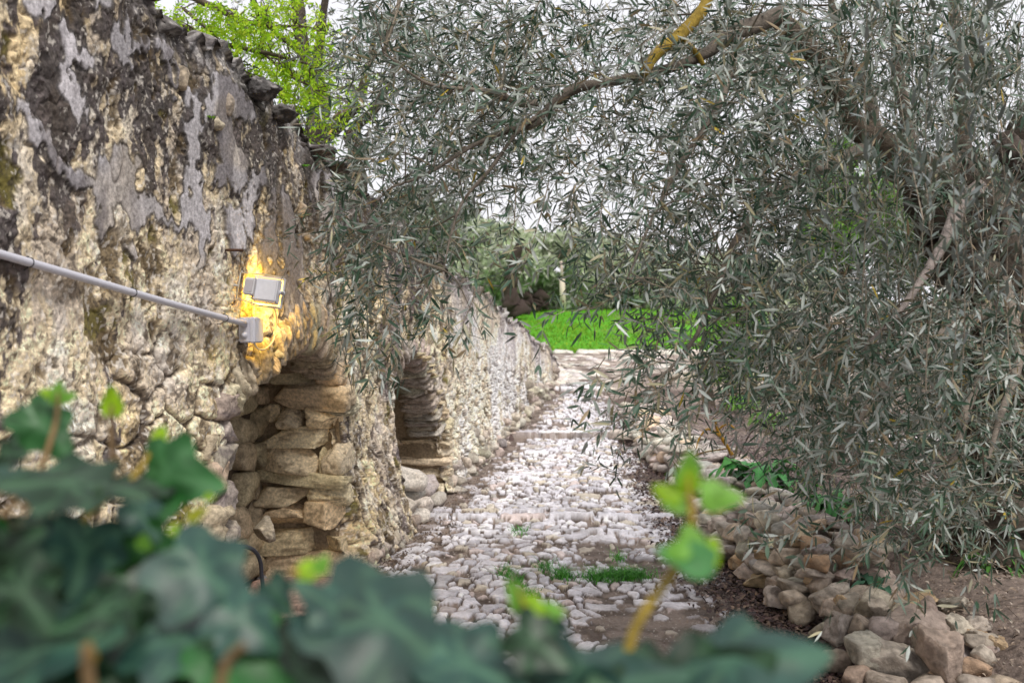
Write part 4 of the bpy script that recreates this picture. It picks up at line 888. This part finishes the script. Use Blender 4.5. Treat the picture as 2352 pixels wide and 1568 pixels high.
simple_tree('olive_tree', at(720, 700, 8.6)*np.array([1, 1, 0])+np.array([0, 0, .7]), 'olive tree with dark forked trunk behind the old wall, next to the lime green tree', 
    [([(735, 560, 8.6), (725, 400, 8.6), (735, 300, 8.6), (722, 200, 8.6), (690, 100, 8.5), (672, -40, 8.5)], [.12, .11, .085, .07, .06, .05]), ([(820, 560, 8.8), (815, 400, 8.8), (810, 300, 8.8)], [.10, .09, .07])],
    [([(740, 330, 8.6), (780, 275, 8.5), (822, 240, 8.4), (838, 185, 8.4), (865, 60, 8.3)], [.07, .06, .05, .04, .02]), ([(725, 210, 8.6), (735, 100, 8.5), (752, -20, 8.4)], [.05, .04, .03]), ([(812, 300, 8.8), (870, 235, 8.7), (930, 100, 8.6)], [.06, .04, .02]), ([(700, 130, 8.6), (620, 60, 8.5), (560, -30, 8.5)], [.035, .025, .02])],
    pad(["0000444578887650", "0000034578887500", "0000014788765000", "0000003789752000", "0000000089861000", "0000000057620000", "0000000003310000"]), 201, 1.5, lambda x, y, r, n: r.uniform(7.4, 10.2, n), .40, OLIVE_D, 'olive', dirf=rdir, ll=.07, lw=.0085, npair=10)
LIME = ([(.36, .62, .02), (.46, .68, .03), (.26, .48, .015), (.54, .70, .05)], [3, 4, 2, 2])
lt = empty('feathery_tree', at(500, 700, 6.9)*np.array([1, 1, 0])+np.array([-.3, 0, .7]), 'tree with feathery bright lime green spring leaves arching over the top of the old wall', 'tree')
m = MB(); limb([(330, 500, 7.0), (320, 300, 7.0), (300, 100, 7.0), (280, -80, 7.0)], [.10, .09, .08, .06], BARK, 8, 14, .3, 9, m); m.build('trunk', M['bark'], lt)
bl = [([(300, 90, 7), (420, 66, 6.8), (480, 98, 6.7), (560, 112, 6.6), (640, 128, 6.5), (700, 145, 6.5), (735, 160, 6.5)], [.03, .025, .02, .016, .012, .008, .004]), ([(300, 0, 7), (420, -10, 6.8), (520, 30, 6.7), (610, 60, 6.6), (700, 62, 6.6), (750, 80, 6.6)], [.03, .025, .02, .014, .008, .004]),
      ([(500, 105, 6.7), (560, 160, 6.6), (610, 205, 6.5), (670, 240, 6.5)], [.014, .011, .008, .004]), ([(600, 118, 6.6), (660, 170, 6.5), (720, 205, 6.5)], [.01, .008, .004]), ([(420, 20, 6.8), (500, 90, 6.7), (540, 150, 6.6), (600, 180, 6.6)], [.012, .01, .007, .004]), ([(450, -40, 6.8), (560, -10, 6.8), (680, -20, 6.7)], [.014, .01, .006])]
m = MB(); BP = [limb(p, r, (.11, .085, .06), 10, 8, .15, 5, m) for p, r in bl]; m.build('branch', M['bark'], lt)
BP = np.concatenate(BP); r_ = np.random.default_rng(55); ml, mt = MB(), MB()
LM = pad(["000478620", "000046880", "000003673", "000000220"])
pts = []
for i, j, d in cells(LM): k = r_.poisson(2.3*d); pts.append(np.stack([(i+r_.random(k))*98, (j+r_.random(k)*1.0)*98*.86], -1))
pts = np.concatenate(pts); n = len(pts); Y = r_.uniform(6.2, 7.1, n); T_ = np.stack([(pts[:, 0]-CX)/F*Y, Y, EYE+(HOR-pts[:, 1])/F*Y], -1)
for q in range(n):                               # fronds: bunches of pinnate leaves at the ends of bare dark twigs
    s_ = BP[np.argmin(np.linalg.norm((BP-T_[q])*np.array([1, .4, 1]), axis=1))]; md = (s_+T_[q])/2+r_.normal(0, .04, 3)+np.array([0, 0, .03]); tube(mt, smooth_path([s_, md, T_[q]], 4), np.linspace(.005, .002, 9), (.10, .075, .05), 4)
k = 5; O3 = np.repeat(T_, k, 0); Dr = r_.normal(0, 1, (n*k, 3)); Dr[:, 2] -= .1
shoots(ml, mt, O3, Dr, r_.uniform(.08, .19, n*k), r_.uniform(.2, .8, n*k), r_, 6, .038, .0075, LIME, False, .0012, (.2, .35, .03))
ml.build('foliage', M['lime'], lt); mt.build('twigs', M['bark'], lt)

# ------------------------------------------------------------------ the far olive grove and what stands right of it
def blob_tree(name, base, label, cat, crowns, trunk, n, size, cols, seed, mat='far', group=None, tcol=(.05, .035, .03), th=None):
    t = empty(name, base, label, cat, group); rr = np.random.default_rng(seed)
    if trunk:
        m = MB()
        for pts, rad in trunk: limb(pts, rad, tcol, 8, 12, .4, seed, m)
        m.build('trunk', M['bark'], t)
    m = MB()
    for (x, y, Y, rx, rz, w) in crowns:
        k = int(n*w); c = at(x, y, Y); u = norm(rr.normal(size=(k, 3)))*(rr.random(k)**.38)[:, None]
        p = c+u*np.array([rx, rx*.8, rz])*Y/F
        q = p*1.6; keep = fbm(q[:, 0]+seed, q[:, 1], q[:, 2], 3, seed) > -.08; p = p[keep]; k = len(p)
        d = norm(rr.normal(size=(k, 3))); nn_ = rr.normal(size=(k, 3)); L_ = size*rr.uniform(.6, 1.4, k)
        cc = np.asarray(cols)[rr.integers(0, len(cols), k)]*(rr.uniform(.7, 1.3, k)*(1+.35*fbm(p[:, 0]*1.1, p[:, 1]*1.1, p[:, 2]*1.1, 2, seed+1)))[:, None]
        leaves(m, p, d, nn_, L_, L_*.22, np.clip(cc, .01, .7), False)
    m.build('foliage', M[mat], t); return t
FO = [(.50, .58, .38), (.58, .64, .46), (.36, .43, .25), (.68, .72, .58)]
FG = 'far olive trees beyond the meadow'
blob_tree('olive_tree', at(1172, 722, 36), 'far olive tree with the tall leaning dark trunk at the near edge of the meadow', 'tree', [(1170, 610, 36, 75, 60, .35), (1085, 655, 36.5, 80, 55, .4), (1130, 550, 37, 80, 50, .22), (1100, 695, 37, 90, 25, .15)], [([(1188, 728, 34.5), (1170, 700, 34.5), (1166, 660, 34.5), (1180, 610, 34.5), (1192, 560, 34.5)], [.40, .32, .22, .20, .15])], 12000, .26, FO, 1, group=FG)
blob_tree('olive_tree', at(1228, 708, 40), 'far olive tree with the low twisted double trunk, right of the leaning one', 'tree', [(1240, 590, 39.5, 95, 58, .5), (1325, 600, 40, 80, 85, .6), (1225, 665, 41, 70, 40, .3), (1300, 690, 41, 110, 26, .35)], [([(1216, 712, 39), (1212, 695, 39), (1204, 670, 39)], [.35, .25, .2]), ([(1236, 712, 39), (1240, 695, 39), (1250, 675, 39)], [.45, .3, .25])], 12000, .26, FO, 2, group=FG)
blob_tree('olive_tree', at(1420, 705, 42), 'far olive tree standing right of the pale post', 'tree', [(1440, 620, 42, 110, 80, 1), (1540, 640, 43, 110, 60, .6), (1480, 690, 43, 150, 30, .4)], [([(1440, 712, 42), (1436, 670, 42), (1430, 640, 42)], [.4, .3, .25])], 10000, .28, FO, 3, group=FG)
blob_tree('olive_tree', at(1050, 700, 46), 'far pale olive tree just above the top edge of the old wall', 'tree', [(1060, 540, 46, 70, 90, .5), (950, 530, 47, 90, 110, .8)], [([(1050, 712, 46), (1046, 640, 46)], [.35, .3])], 9000, .30, [(.20, .25, .17), (.26, .31, .22), (.16, .2, .13)], 4, group=FG)
blob_tree('olive_tree', at(1680, 700, 45), 'far olive tree at the right of the grove, mostly behind the hanging boughs', 'tree', [(1680, 640, 45, 130, 62, 1), (1820, 650, 46, 130, 50, .7), (1760, 690, 45, 240, 30, .5)], [([(1690, 712, 45), (1690, 640, 45)], [.35, .3])], 9000, .30, FO, 5, group=FG)
blob_tree('leafy_tree', at(1930, 690, 26), 'light green leafy tree in the distance seen through the gap under the olive bough', 'tree', [(1920, 400, 26, 90, 75, .8), (1990, 470, 26, 80, 90, .6), (1900, 560, 26, 90, 60, .4)], [([(1940, 712, 26), (1940, 560, 26)], [.2, .15])], 9000, .22, [(.20, .42, .05), (.28, .50, .10), (.16, .34, .05)], 6)
blob_tree('leafy_tree', at(2330, 690, 22), 'dark leafy tree in the distance at the right edge, behind the white building', 'tree', [(2300, 480, 22, 160, 160, 1), (2120, 560, 24, 120, 110, .7)], [([(2330, 712, 22), (2330, 560, 22)], [.2, .15])], 9000, .2, [(.10, .17, .05), (.16, .25, .07), (.07, .12, .04)], 7)
blob_tree('sapling', at(1625, 935, 11.5), 'thin sapling with fresh green leaves behind the far end of the dry stone wall', 'sapling', [(1700, 780, 11.5, 70, 110, .5), (1640, 860, 11.4, 60, 30, .1)], [([(1620, 945, 11.5), (1622, 900, 11.5), (1640, 840, 11.5), (1680, 740, 11.5)], [.075, .06, .04, .02])], 3500, .07, [(.20, .40, .05), (.12, .28, .04)], 8, 'lime', tcol=(.14, .11, .09))
blob_tree('sapling', at(1905, 1000, 8), 'slender brown sapling trunk in the dry brush, half hidden by hanging leaves', 'sapling', [(1900, 880, 8, 40, 90, .2)], [([(1910, 1080, 8), (1905, 960, 8), (1895, 840, 8), (1900, 740, 8)], [.06, .05, .045, .03])], 2500, .05, [(.14, .18, .08)], 9, 'lime', tcol=(.22, .17, .12))
blob_tree('sapling', at(2225, 1200, 6.3), 'stout sapling trunk blotched with yellow lichen, below the brick stack', 'sapling', [(2230, 860, 6.4, 90, 90, .2)], [([(2260, 1230, 6.3), (2235, 1140, 6.3), (2222, 1050, 6.3), (2215, 960, 6.3), (2225, 820, 6.4)], [.085, .065, .06, .055, .035])], 2500, .05, [(.10, .14, .07)], 10, 'lime', tcol=(.30, .21, .05))
# ------------------------------------------------------------------ plants and clutter on the terrace
def broad(m, base, n, ln, wd, cols, r_, up=.9, segs=8, notch=.0):
    """a rosette of long, wavy, notched leaves that rise and arch over"""
    t = np.linspace(0, 1, segs+1)
    for q in range(n):
        a = q*2.4+r_.uniform(-.4, .4); L = ln*r_.uniform(.6, 1.15); u = up*r_.uniform(.6, 1.2); h = np.array([math.cos(a), math.sin(a), 0])
        c = base+h*(L*t*.85)[:, None]+np.array([0, 0, 1])*(L*(u*t-u*.95*t**2.3))[:, None]
        w = wd*r_.uniform(.7, 1.2)*np.sin(np.pi*np.clip(t*.9+.06, 0, 1))**.7*(1+notch*np.where(np.arange(segs+1) % 2, 1, -1)); w[-1] = 0
        s_ = np.array([-h[1], h[0], 0]); rip = .25*wd*r_.normal(0, 1, (segs+1, 2))
        V = np.stack([c-s_*w[:, None]+np.array([0, 0, 1])*(.35*w+rip[:, 0])[:, None], c, c+s_*w[:, None]+np.array([0, 0, 1])*(.35*w+rip[:, 1])[:, None]], 1).reshape(-1, 3)
        col = np.asarray(cols[r_.integers(len(cols))])*r_.uniform(.8, 1.2); cc = np.tile(np.stack([col, col*1.35+.02, col]), (segs+1, 1))
        m.add(V, grid(segs+1, 3), cc)
def weed(name, x, y, Y, lab, n, ln, wd, cols, sd, up=.9, notch=.25, mat='ivy', cat='weed'):
    p = at(x, y, Y)
    if cat != 'wall plant' and Y > 5.4:
        for _ in range(6): zt = float(terr(p[0], p[1]))+.02; p = at(x, y, (EYE-zt)*F/(y-HOR))
    r_ = np.random.default_rng(sd); m = MB(); broad(m, p, n, ln, wd, cols, r_, up, 10, notch); tag(m.build(name, M[mat], None, origin=p), lab, cat)
GC = [(.04, .22, .04), (.06, .28, .06), (.05, .24, .03)]
weed('acanthus', 1745, 1112, 7.2, 'glossy broad leaved green plant behind the middle of the dry stone wall', 26, .38, .05, GC, 1, 1.1, .35)
weed('leafy_weed', 1822, 1165, 6.8, 'fresh green bushy weed just right of the glossy broad leaved plant', 110, .30, .013, [(.06, .24, .03), (.04, .18, .03)], 2, 1.5, .5, 'lime')
weed('leafy_weed', 1920, 1185, 6.5, 'dark green clump under the lowest olive leaves, right of the bushy weed', 44, .30, .028, GC, 3, 1.2, .4)
weed('acanthus', 2015, 1352, 4.9, 'single wavy leaved green plant growing on top of the dry stone wall', 8, .20, .026, [(.03, .10, .04), (.05, .14, .08)], 4, .55, .2)
weed('leafy_weed', 2240, 1235, 5.7, 'bright green leafy weed at the right beneath the hanging boughs', 110, .36, .014, [(.06, .24, .03), (.10, .32, .04)], 5, 1.4, .5, 'lime')
weed('leafy_weed', 2290, 1335, 5.0, 'upright narrow leaved weed on the bare soil near the right edge', 50, .28, .010, [(.06, .20, .03), (.09, .26, .04)], 6, 1.9, .4, 'lime')
weed('leafy_weed', 2338, 1510, 4.2, 'small green weed among the boulders at the lower right corner', 10, .12, .016, GC, 7, 1.1, .3)
weed('leafy_weed', 2180, 1330, 5.1, 'tiny green seedling on the bare soil left of the upright weed', 8, .07, .010, GC, 8, 1.1, .3)
weed('leafy_weed', 1545, 1095, 8.7, 'little yellow green sprig at the foot of the dry stone wall', 14, .09, .012, [(.16, .32, .04)], 9, 1.4, .3, 'lime')
weed('leafy_weed', 1700, 945, 10.2, 'light green leafy sprout in the grey brush beside the far sapling', 60, .30, .022, [(.18, .40, .05), (.12, .30, .05)], 10, 1.8, .3, 'lime')
weed('leafy_weed', 1765, 985, 9.4, 'light green sprout in the grey brush, nearer than the one by the sapling', 40, .26, .018, [(.18, .40, .05), (.12, .30, .05)], 11, 1.7, .3, 'lime')
weed('wall_plant', 700, 383, YW(700)-.04, 'pair of tiny green leaves sprouting high on the old wall', 5, .035, .009, [(.12, .35, .02)], 12, .8, 0, 'lime', 'wall plant')
weed('wall_plant', 483, 272, YW(483)-.04, 'speck of green growing in the grey render near the top of the old wall', 4, .025, .007, [(.10, .22, .01)], 13, .8, 0, 'lime', 'wall plant')
m = MB(); r_ = np.random.default_rng(19)          # grey dry brush
for i in range(1500):
    Y = r_.uniform(6.9, 11.5); x = r_.uniform(1640, 2330)
    if x < 1700 and Y < 8: continue
    X = (x-CX)/F*Y; b = np.array([X, Y, float(terr(X, Y))]); a = r_.uniform(0, 6.28); L = r_.uniform(.15, .6)*(1 if x < 2000 else .7); d = np.array([math.cos(a), math.sin(a), r_.uniform(.15, 1.2)])
    t = np.linspace(0, 1, 5)[:, None]; P_ = b+norm(d)*L*t+r_.normal(0, .14, 3)*L*t**2*1.5-np.array([0, 0, .45])*L*t**2; g = r_.uniform(.6, 1.4)
    tube(m, P_, np.linspace(.004, .0015, 5), np.array([.25, .20, .20])*g, 3)
tag(m.build('dry_brush', M['bark']), 'tangle of leafless grey brush on the terrace behind the dry stone wall', kind='stuff')
m = MB(); r_ = np.random.default_rng(20)          # dead twigs on the soil
for i in range(420):
    Y = r_.uniform(3.9, 6.5); X = r_.uniform(1.75, 3.6); b = np.array([X, Y, float(terr(X, Y))+.02]); a = r_.uniform(0, 6.28); L = r_.uniform(.06, .25); t = np.linspace(0, 1, 4)[:, None]
    tube(m, b+np.array([math.cos(a), math.sin(a), r_.uniform(0, .25)])*L*t+r_.normal(0, .1, 3)*L*t**2, np.linspace(.002, .001, 4), np.array([.24, .19, .15])*r_.uniform(.5, 1.4), 3)
tag(m.build('dead_twigs', M['bark']), 'thin dead twigs littering the bare soil at the lower right', kind='stuff')
dp = at(1690, 1075, 8.3); db = empty('dead_branch', dp, 'crooked dead branch crusted with orange lichen lying on the terrace edge', 'branch')
def dbr(m):
    OC = (.36, .20, .02)
    for pts, r, c in (([(1700, 1080, 8.3), (1672, 1030, 8.3), (1650, 990, 8.25), (1642, 962, 8.2)], [.018, .014, .012, .010], OC), ([(1655, 1000, 8.25), (1625, 985, 8.2), (1605, 1010, 8.2), (1600, 1030, 8.15)], [.012, .010, .006, .004], OC), ([(1650, 985, 8.25), (1672, 972, 8.2), (1690, 985, 8.2)], [.010, .008, .005], OC), ([(1690, 1060, 8.3), (1720, 1000, 8.2), (1735, 985, 8.1)], [.008, .006, .003], BARK), ([(1695, 1070, 8.3), (1790, 1095, 8.0), (1870, 1160, 7.6), (1905, 1180, 7.5)], [.012, .010, .008, .006], BARK), ([(1672, 1030, 8.3), (1610, 1040, 8.2), (1580, 1060, 8.1)], [.008, .006, .003], (.16, .10, .04))):
        limb(pts, r, c, 8, 8, .5, 3, m)
one('limb', 'bark', db, dbr)
# whitewashed building, parapet and bricks in the right background
b0 = at(2420, 900, 19); b0[2] = .45
bd_ = empty('building', b0, 'low whitewashed building in the right background behind the olive boughs', 'building')
def bwall(m):
    z1 = EYE+(HOR-775)/F*19; x0 = at(2010, 0, 19)[0]; box_mesh(m, ((x0+x0+8)/2, 21, (z1+.3)/2), (8, 4, z1-.3+.0), None, .02, (.66, .63, .66))
one('wall', 'plaster', bd_, bwall)
one('roof', 'plaster', bd_, lambda m: box_mesh(m, (at(2010, 0, 19)[0]+4, 21, EYE+(HOR-772)/F*19+.06), (8.3, 4.3, .12), None, .02, (.5, .46, .45)))
one('door', 'metal', bd_, lambda m: box_mesh(m, (at(2270, 0, 19)[0], 18.985, .75), (.9, .05, .85), None, .01, (.25, .30, .30)))
p0 = at(2000, 1100, 8.6); p0[2] = .3
pw = empty('parapet', p0, 'long low white coping on rough rubble crossing the terrace at the right', 'wall')
def cop(m):
    x = 2.9; r_ = np.random.default_rng(2)
    while x < 8: w = r_.uniform(.4, .8); rock(m, (x+w/2, 8.6, .435), (w*.99, .36, .10), rotz(r_.normal(0, .02)), 6, 2, .03, 4, int(x*100), (.62, .59, .60), .06); x += w
def rub(m):
    r_ = np.random.default_rng(3)
    for k in range(110): rock(m, (r_.uniform(2.9, 8), 8.52+r_.uniform(-.05, .1), r_.uniform(.16, .36)-.0), (r_.uniform(.12, .26), .22, r_.uniform(.09, .15)), randrot(r_, .15), 4, 4, .1, 2, k, (.34, .29, .26), .2)
one('coping', 'plaster', pw, cop); one('rubble_base', 'rock', pw, rub)
def brick(cx, cz, col, holes, lab):
    t = empty('hollow_brick', (cx, 8.55, cz), lab, 'brick', 'hollow clay bricks stacked on the parapet')
    if holes:
        def fr(m):
            for k in range(4): box_mesh(m, (cx, 8.55, cz-.055+.0367*k), (.24, .17, .010), None, .001, col)
            for k in range(5): box_mesh(m, (cx-.115+.0575*k, 8.55, cz), (.009, .168, .1), None, .001, col)
        one('cell_walls', 'brick', t, fr)
    else:
        def bd(m):
            box_mesh(m, (cx, 8.55, cz), (.24, .17, .118), None, .003, col)
            for k in range(5): box_mesh(m, (cx, 8.463, cz-.046+.023*k), (.236, .004, .010), None, .001, col)
        one('block', 'brick', t, bd)
brick(4.33, .548, (.62, .20, .06), False, 'orange hollow brick at the left end of the lower row on the white coping')
brick(4.59, .548, (.66, .23, .08), False, 'orange hollow brick second from the left, in the lower row on the coping')
brick(4.30, .672, (.34, .24, .20), True, 'greyish brick showing dark holes, on top of the leftmost orange brick')
brick(4.56, .672, (.30, .22, .19), True, 'greyish brick with dark holes on the upper row by the right edge')
# pale post in the meadow
pp = at(1292, 706, 33); tag(one('post', 'plaster', None, lambda m: (tube(m, [at(1294, 712, 33), at(1291, 640, 33)], [.10, .09], (.55, .48, .38), 10), tube(m, [at(1291, 640, 33), at(1289, 600, 33)], [.05, .04], (.5, .4, .35), 8))), 'pale upright post at the far edge of the meadow under the grove', 'post')

# ------------------------------------------------------------------ the ivy close in front of the camera
half = [(0, 0), (.10, -.07), (.24, -.12), (.38, -.08), (.44, .04), (.40, .16), (.46, .25), (.56, .36), (.53, .46), (.40, .52), (.29, .58), (.24, .70), (.15, .84), (.07, .95)]
OUT = np.array(half+[(0, 1.0)]+[(-a, b) for a, b in reversed(half[1:])])
YOUT = np.array([(0, 0), (.20, -.04), (.36, .12), (.40, .32), (.30, .55), (.16, .80), (0, 1.0), (-.16, .80), (-.30, .55), (-.40, .32), (-.36, .12), (-.20, -.04)])
def ivy_leaf(m, c, D, N_, L, col, r_, young=False, cup=.0):
    o = YOUT if young else OUT; D = norm(D); S = norm(np.cross(D, N_)); N_ = np.cross(S, D); k = len(o); cen = np.array([0, .32])
    rings = [1., .82, .6, .35]; pts = np.concatenate([cen+(o-cen)*q for q in rings]+[cen[None]]); u, v = pts[:, 0]*r_.uniform(.85, 1.1), pts[:, 1]
    ph = r_.uniform(0, 6, 3); cv = r_.uniform(-.35, .5)+cup
    z = -cv*(v-.3)**2*.9-np.abs(u)*r_.uniform(-.05, .30)+.035*np.sin(9*u+ph[0])*np.sin(7*v+ph[1])+.03*np.sin(13*v+ph[2])*np.abs(u)*2
    P_ = np.asarray(c)+L*(S*u[:, None]+D*(v-.4)[:, None]+N_*z[:, None]); i = np.arange(k); j = (i+1) % k
    f4 = np.concatenate([np.stack([i+a*k, j+a*k, j+(a+1)*k, i+(a+1)*k], -1) for a in range(3)]); f3 = np.stack([i+3*k, j+3*k, np.full(k, 4*k)], -1)
    ang = np.arctan2(pts[:, 0], pts[:, 1]+.02); vein = np.exp(-(np.abs(np.abs(ang)-.0)/.10)**2)+np.exp(-(np.abs(np.abs(ang)-.62)/.08)**2)+.7*np.exp(-(np.abs(np.abs(ang)-1.25)/.10)**2)
    cc = np.asarray(col)[None]*(1+.15*r_.normal(0, 1, (len(pts), 1)))+(0 if young else 1)*np.clip(vein, 0, 1)[:, None]*np.array([.035, .07, .035]); m.add(P_, [f4, f3], np.clip(cc, .005, .8))
iv = empty('ivy', (-.45, .95, 0), 'big glossy ivy bush close to the camera filling the lower left, out of focus', 'ivy')
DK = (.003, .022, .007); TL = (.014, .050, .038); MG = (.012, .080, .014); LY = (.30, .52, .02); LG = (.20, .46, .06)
IL = [  # x, y, Y, length px, direction deg (0 right, 90 up), upness, sideways lean, colour
 (105, 985, 0.95, 170, -50, .5, .6, MG), (62, 950, 0.95, 60, 130, .2, .2, DK), (400, 1095, 0.9, 200, -8, .3, -.2, MG), (330, 1110, 0.9, 150, 190, 1.6, -.2, DK), (130, 1112, 0.8, 260, 178, 2.6, 0, DK), (250, 1118, 0.8, 170, 4, 2.6, 0, DK), (10, 1090, 0.7, 130, 10, 3.0, .3, TL),
 (190, 1275, 0.75, 210, -105, 1.1, .5, TL), (480, 1320, 0.72, 270, -38, 1.8, -.3, TL), (330, 1190, 0.85, 120, -60, 1.6, .2, TL), (60, 1220, 0.8, 160, -140, 1.2, -.4, TL), (330, 1280, 0.85, 170, -80, .6, .3, MG), (570, 1430, 0.7, 180, -35, 1.5, .3, TL), (420, 1465, 0.7, 250, -10, 2.2, .5, TL),
 (560, 1500, 0.7, 280, -20, 1.8, .1, MG), (110, 1490, 0.7, 380, 8, 2.2, -.2, TL), (60, 1370, 0.7, 200, -60, 1.0, .4, DK), (905, 1440, 0.7, 430, -27, 2.2, -.25, TL), (750, 1385, 0.7, 170, 150, 1.6, .2, TL), (1090, 1530, 0.7, 260, -22, 2.0, .5, TL), (1235, 1480, 0.7, 160, -38, .5, .5, DK),
 (1400, 1560, 0.7, 330, 5, 2.0, .3, TL), (1700, 1510, 0.7, 360, 16, 2.4, -.3, TL), (1640, 1580, 0.7, 300, 30, .8, .2, DK), (960, 1600, 0.7, 200, -60, .2, .2, DK), (700, 1560, 0.7, 240, -20, .3, -.2, DK), (560, 1600, 0.7, 240, -90, .3, .2, MG), (30, 1270, 0.75, 160, 40, .4, .4, DK),
 (310, 1570, 0.7, 300, -30, 1.4, .4, DK), (1500, 1610, 0.7, 300, 160, .8, 0, DK), (20, 1040, 0.9, 80, 0, .4, 0, DK), (215, 1410, 0.7, 180, 200, .9, -.4, DK), (640, 1370, 0.75, 110, -60, 1.4, .3, TL), (1290, 1600, 0.7, 240, -120, .9, .2, TL)]
lv = MB(); r_ = np.random.default_rng(60)
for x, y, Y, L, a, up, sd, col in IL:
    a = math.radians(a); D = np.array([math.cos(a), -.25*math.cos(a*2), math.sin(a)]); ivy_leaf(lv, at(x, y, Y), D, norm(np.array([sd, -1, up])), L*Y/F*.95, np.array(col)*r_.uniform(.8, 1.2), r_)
top_line = lambda x: np.interp(x, [-100, 0, 300, 450, 620, 720, 900, 1250, 1500, 1850, 2000], [1140, 1150, 1220, 1290, 1420, 1500, 1590, 1680, 1700, 1700, 1800])
for k in range(260):  # filler leaves mostly near-black, painting in the shade of the gaps
    x = r_.uniform(-150, 1500)*1; y = top_line(x)+40+abs(r_.normal(0, 260)); Y = r_.uniform(.76, 1.3); 
    if y > 2300: continue
    a = math.radians(r_.uniform(-150, 10)); L = r_.uniform(.05, .085)
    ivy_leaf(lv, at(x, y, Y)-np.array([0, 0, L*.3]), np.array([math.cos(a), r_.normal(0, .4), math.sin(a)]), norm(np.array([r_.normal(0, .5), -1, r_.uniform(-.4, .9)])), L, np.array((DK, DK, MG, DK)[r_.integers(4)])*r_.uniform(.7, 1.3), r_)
for k in range(380):                              # the body of the bush down to the ground
    x, Y, z = r_.uniform(-1.15, .35), r_.uniform(.75, 1.35), r_.uniform(0, 1.05); ym = HOR+(EYE-z)*F/Y; xm = CX+x/Y*F
    if ym < top_line(xm)+60: continue
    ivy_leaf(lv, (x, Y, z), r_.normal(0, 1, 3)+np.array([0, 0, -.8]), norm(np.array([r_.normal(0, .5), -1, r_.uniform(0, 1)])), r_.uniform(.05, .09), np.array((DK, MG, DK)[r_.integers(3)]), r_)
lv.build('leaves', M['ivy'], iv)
yv = MB()
IY = [(132, 905, .95, 75, 80, .3, LG), (112, 903, .95, 50, 160, .3, LY), (158, 912, .95, 45, 20, .4, LG), (256, 925, .95, 95, 85, .2, LY), (368, 1000, .92, 55, 70, .4, LY), (352, 1018, .92, 40, 200, .4, LY), (450, 1180, .8, 70, 30, .7, (.35, .38, .02)), (330, 1245, .8, 60, 80, .4, LG),
      (712, 1305, .75, 90, 15, .9, LY), (738, 1298, .75, 60, 60, .4, LG), (690, 1310, .75, 50, 170, .8, (.45, .30, .03)), (1192, 1372, .75, 110, 110, .4, LG), (1225, 1398, .75, 90, -30, .6, LY), (1258, 1405, .75, 90, 10, .8, LG), (1270, 1430, .75, 100, -25, 1.2, TL), (1235, 1415, .75, 70, 40, .6, LY),
      (1580, 1082, .75, 110, 85, .2, LG), (1586, 1110, .75, 90, 95, .3, LY), (1536, 1135, .75, 90, 150, .5, LY), (1555, 1160, .75, 80, 180, .6, LG), (1650, 1138, .75, 130, -10, .5, LG), (1590, 1230, .74, 80, -30, .6, LG), (1640, 1270, .74, 90, -60, .5, LY), (1585, 1280, .72, 170, 170, 1.2, (.08, .26, .08)), (1555, 1265, .72, 90, 200, .8, LG), (740, 1495, .75, 40, 60, .4, LY), (478, 1140, .85, 40, 0, .4, LY), (205, 1500, .6, 60, 90, .5, (.3, .2, .02)), (400, 1215, .8, 40, 50, .4, LY)]
for x, y, Y, L, a, up, col in IY:
    a = math.radians(a); ivy_leaf(yv, at(x, y, Y), np.array([math.cos(a), r_.normal(0, .3), math.sin(a)]), norm(np.array([r_.normal(0, .3), -1, up])), L*Y/F*.82, np.array(col)*r_.uniform(.85, 1.15), r_, True)
yv.build('young_leaves', M['lime'], iv)
st_ = MB(); YS = (.42, .30, .05); BS = (.26, .17, .08)
for pts, r, c in (([(1440, 1500, .73), (1465, 1430, .73), (1520, 1350, .74), (1562, 1290, .74), (1588, 1220, .75), (1584, 1150, .75), (1580, 1090, .75)], [.0040, .0036, .0036, .0034, .003, .0022, .001], YS), ([(1585, 1170, .75), (1620, 1150, .75), (1640, 1140, .75)], [.0015, .001, .001], YS), ([(1260, 1470, .75), (1240, 1420, .75), (1205, 1390, .75), (1190, 1350, .75)], [.002, .002, .0014, .001], YS),
                  ([(70, 1150, .92), (110, 1030, .94), (130, 960, .95), (133, 900, .95)], [.0030, .0028, .0024, .0014], BS), ([(268, 1120, .93), (258, 1040, .94), (254, 980, .95), (256, 930, .95)], [.0026, .0024, .0022, .0016], BS), ([(150, 1240, .85), (240, 1150, .87), (310, 1090, .9), (350, 1030, .92), (366, 1000, .92)], [.003, .003, .0026, .002, .001], YS), ([(60, 1300, .8), (110, 1230, .8), (160, 1190, .8)], [.004, .004, .003], BS),
                  ([(10, 1190, .85), (50, 1130, .85), (60, 1170, .85)], [.003, .003, .003], BS), ([(200, 1480, .6), (200, 1530, .6), (210, 1600, .6)], [.004, .004, .004], BS), ([(500, 1600, .6), (520, 1520, .6), (560, 1480, .6)], [.004, .003, .003], BS)):
    tube(st_, smooth_path([at(*p) for p in pts], 6), np.interp(np.linspace(0, 1, (len(pts)-1)*6+1), np.linspace(0, 1, len(r)), r), c, 8)
for k in range(26):
    b = np.array([r_.uniform(-.9, .1), r_.uniform(.85, 1.15), 0]); e = np.array([b[0]+r_.normal(0, .12), r_.uniform(.8, 1.1), r_.uniform(.7, 1.05)]); 
    if HOR+(EYE-e[2])*F/e[1] < top_line(CX+e[0]/e[1]*F)+60: continue
    tube(st_, smooth_path([b, (b+e)/2+r_.normal(0, .05, 3), e], 6), np.linspace(.006, .003, 13), (.14, .09, .05), 6)
st_.build('stems', M['bark'], iv)
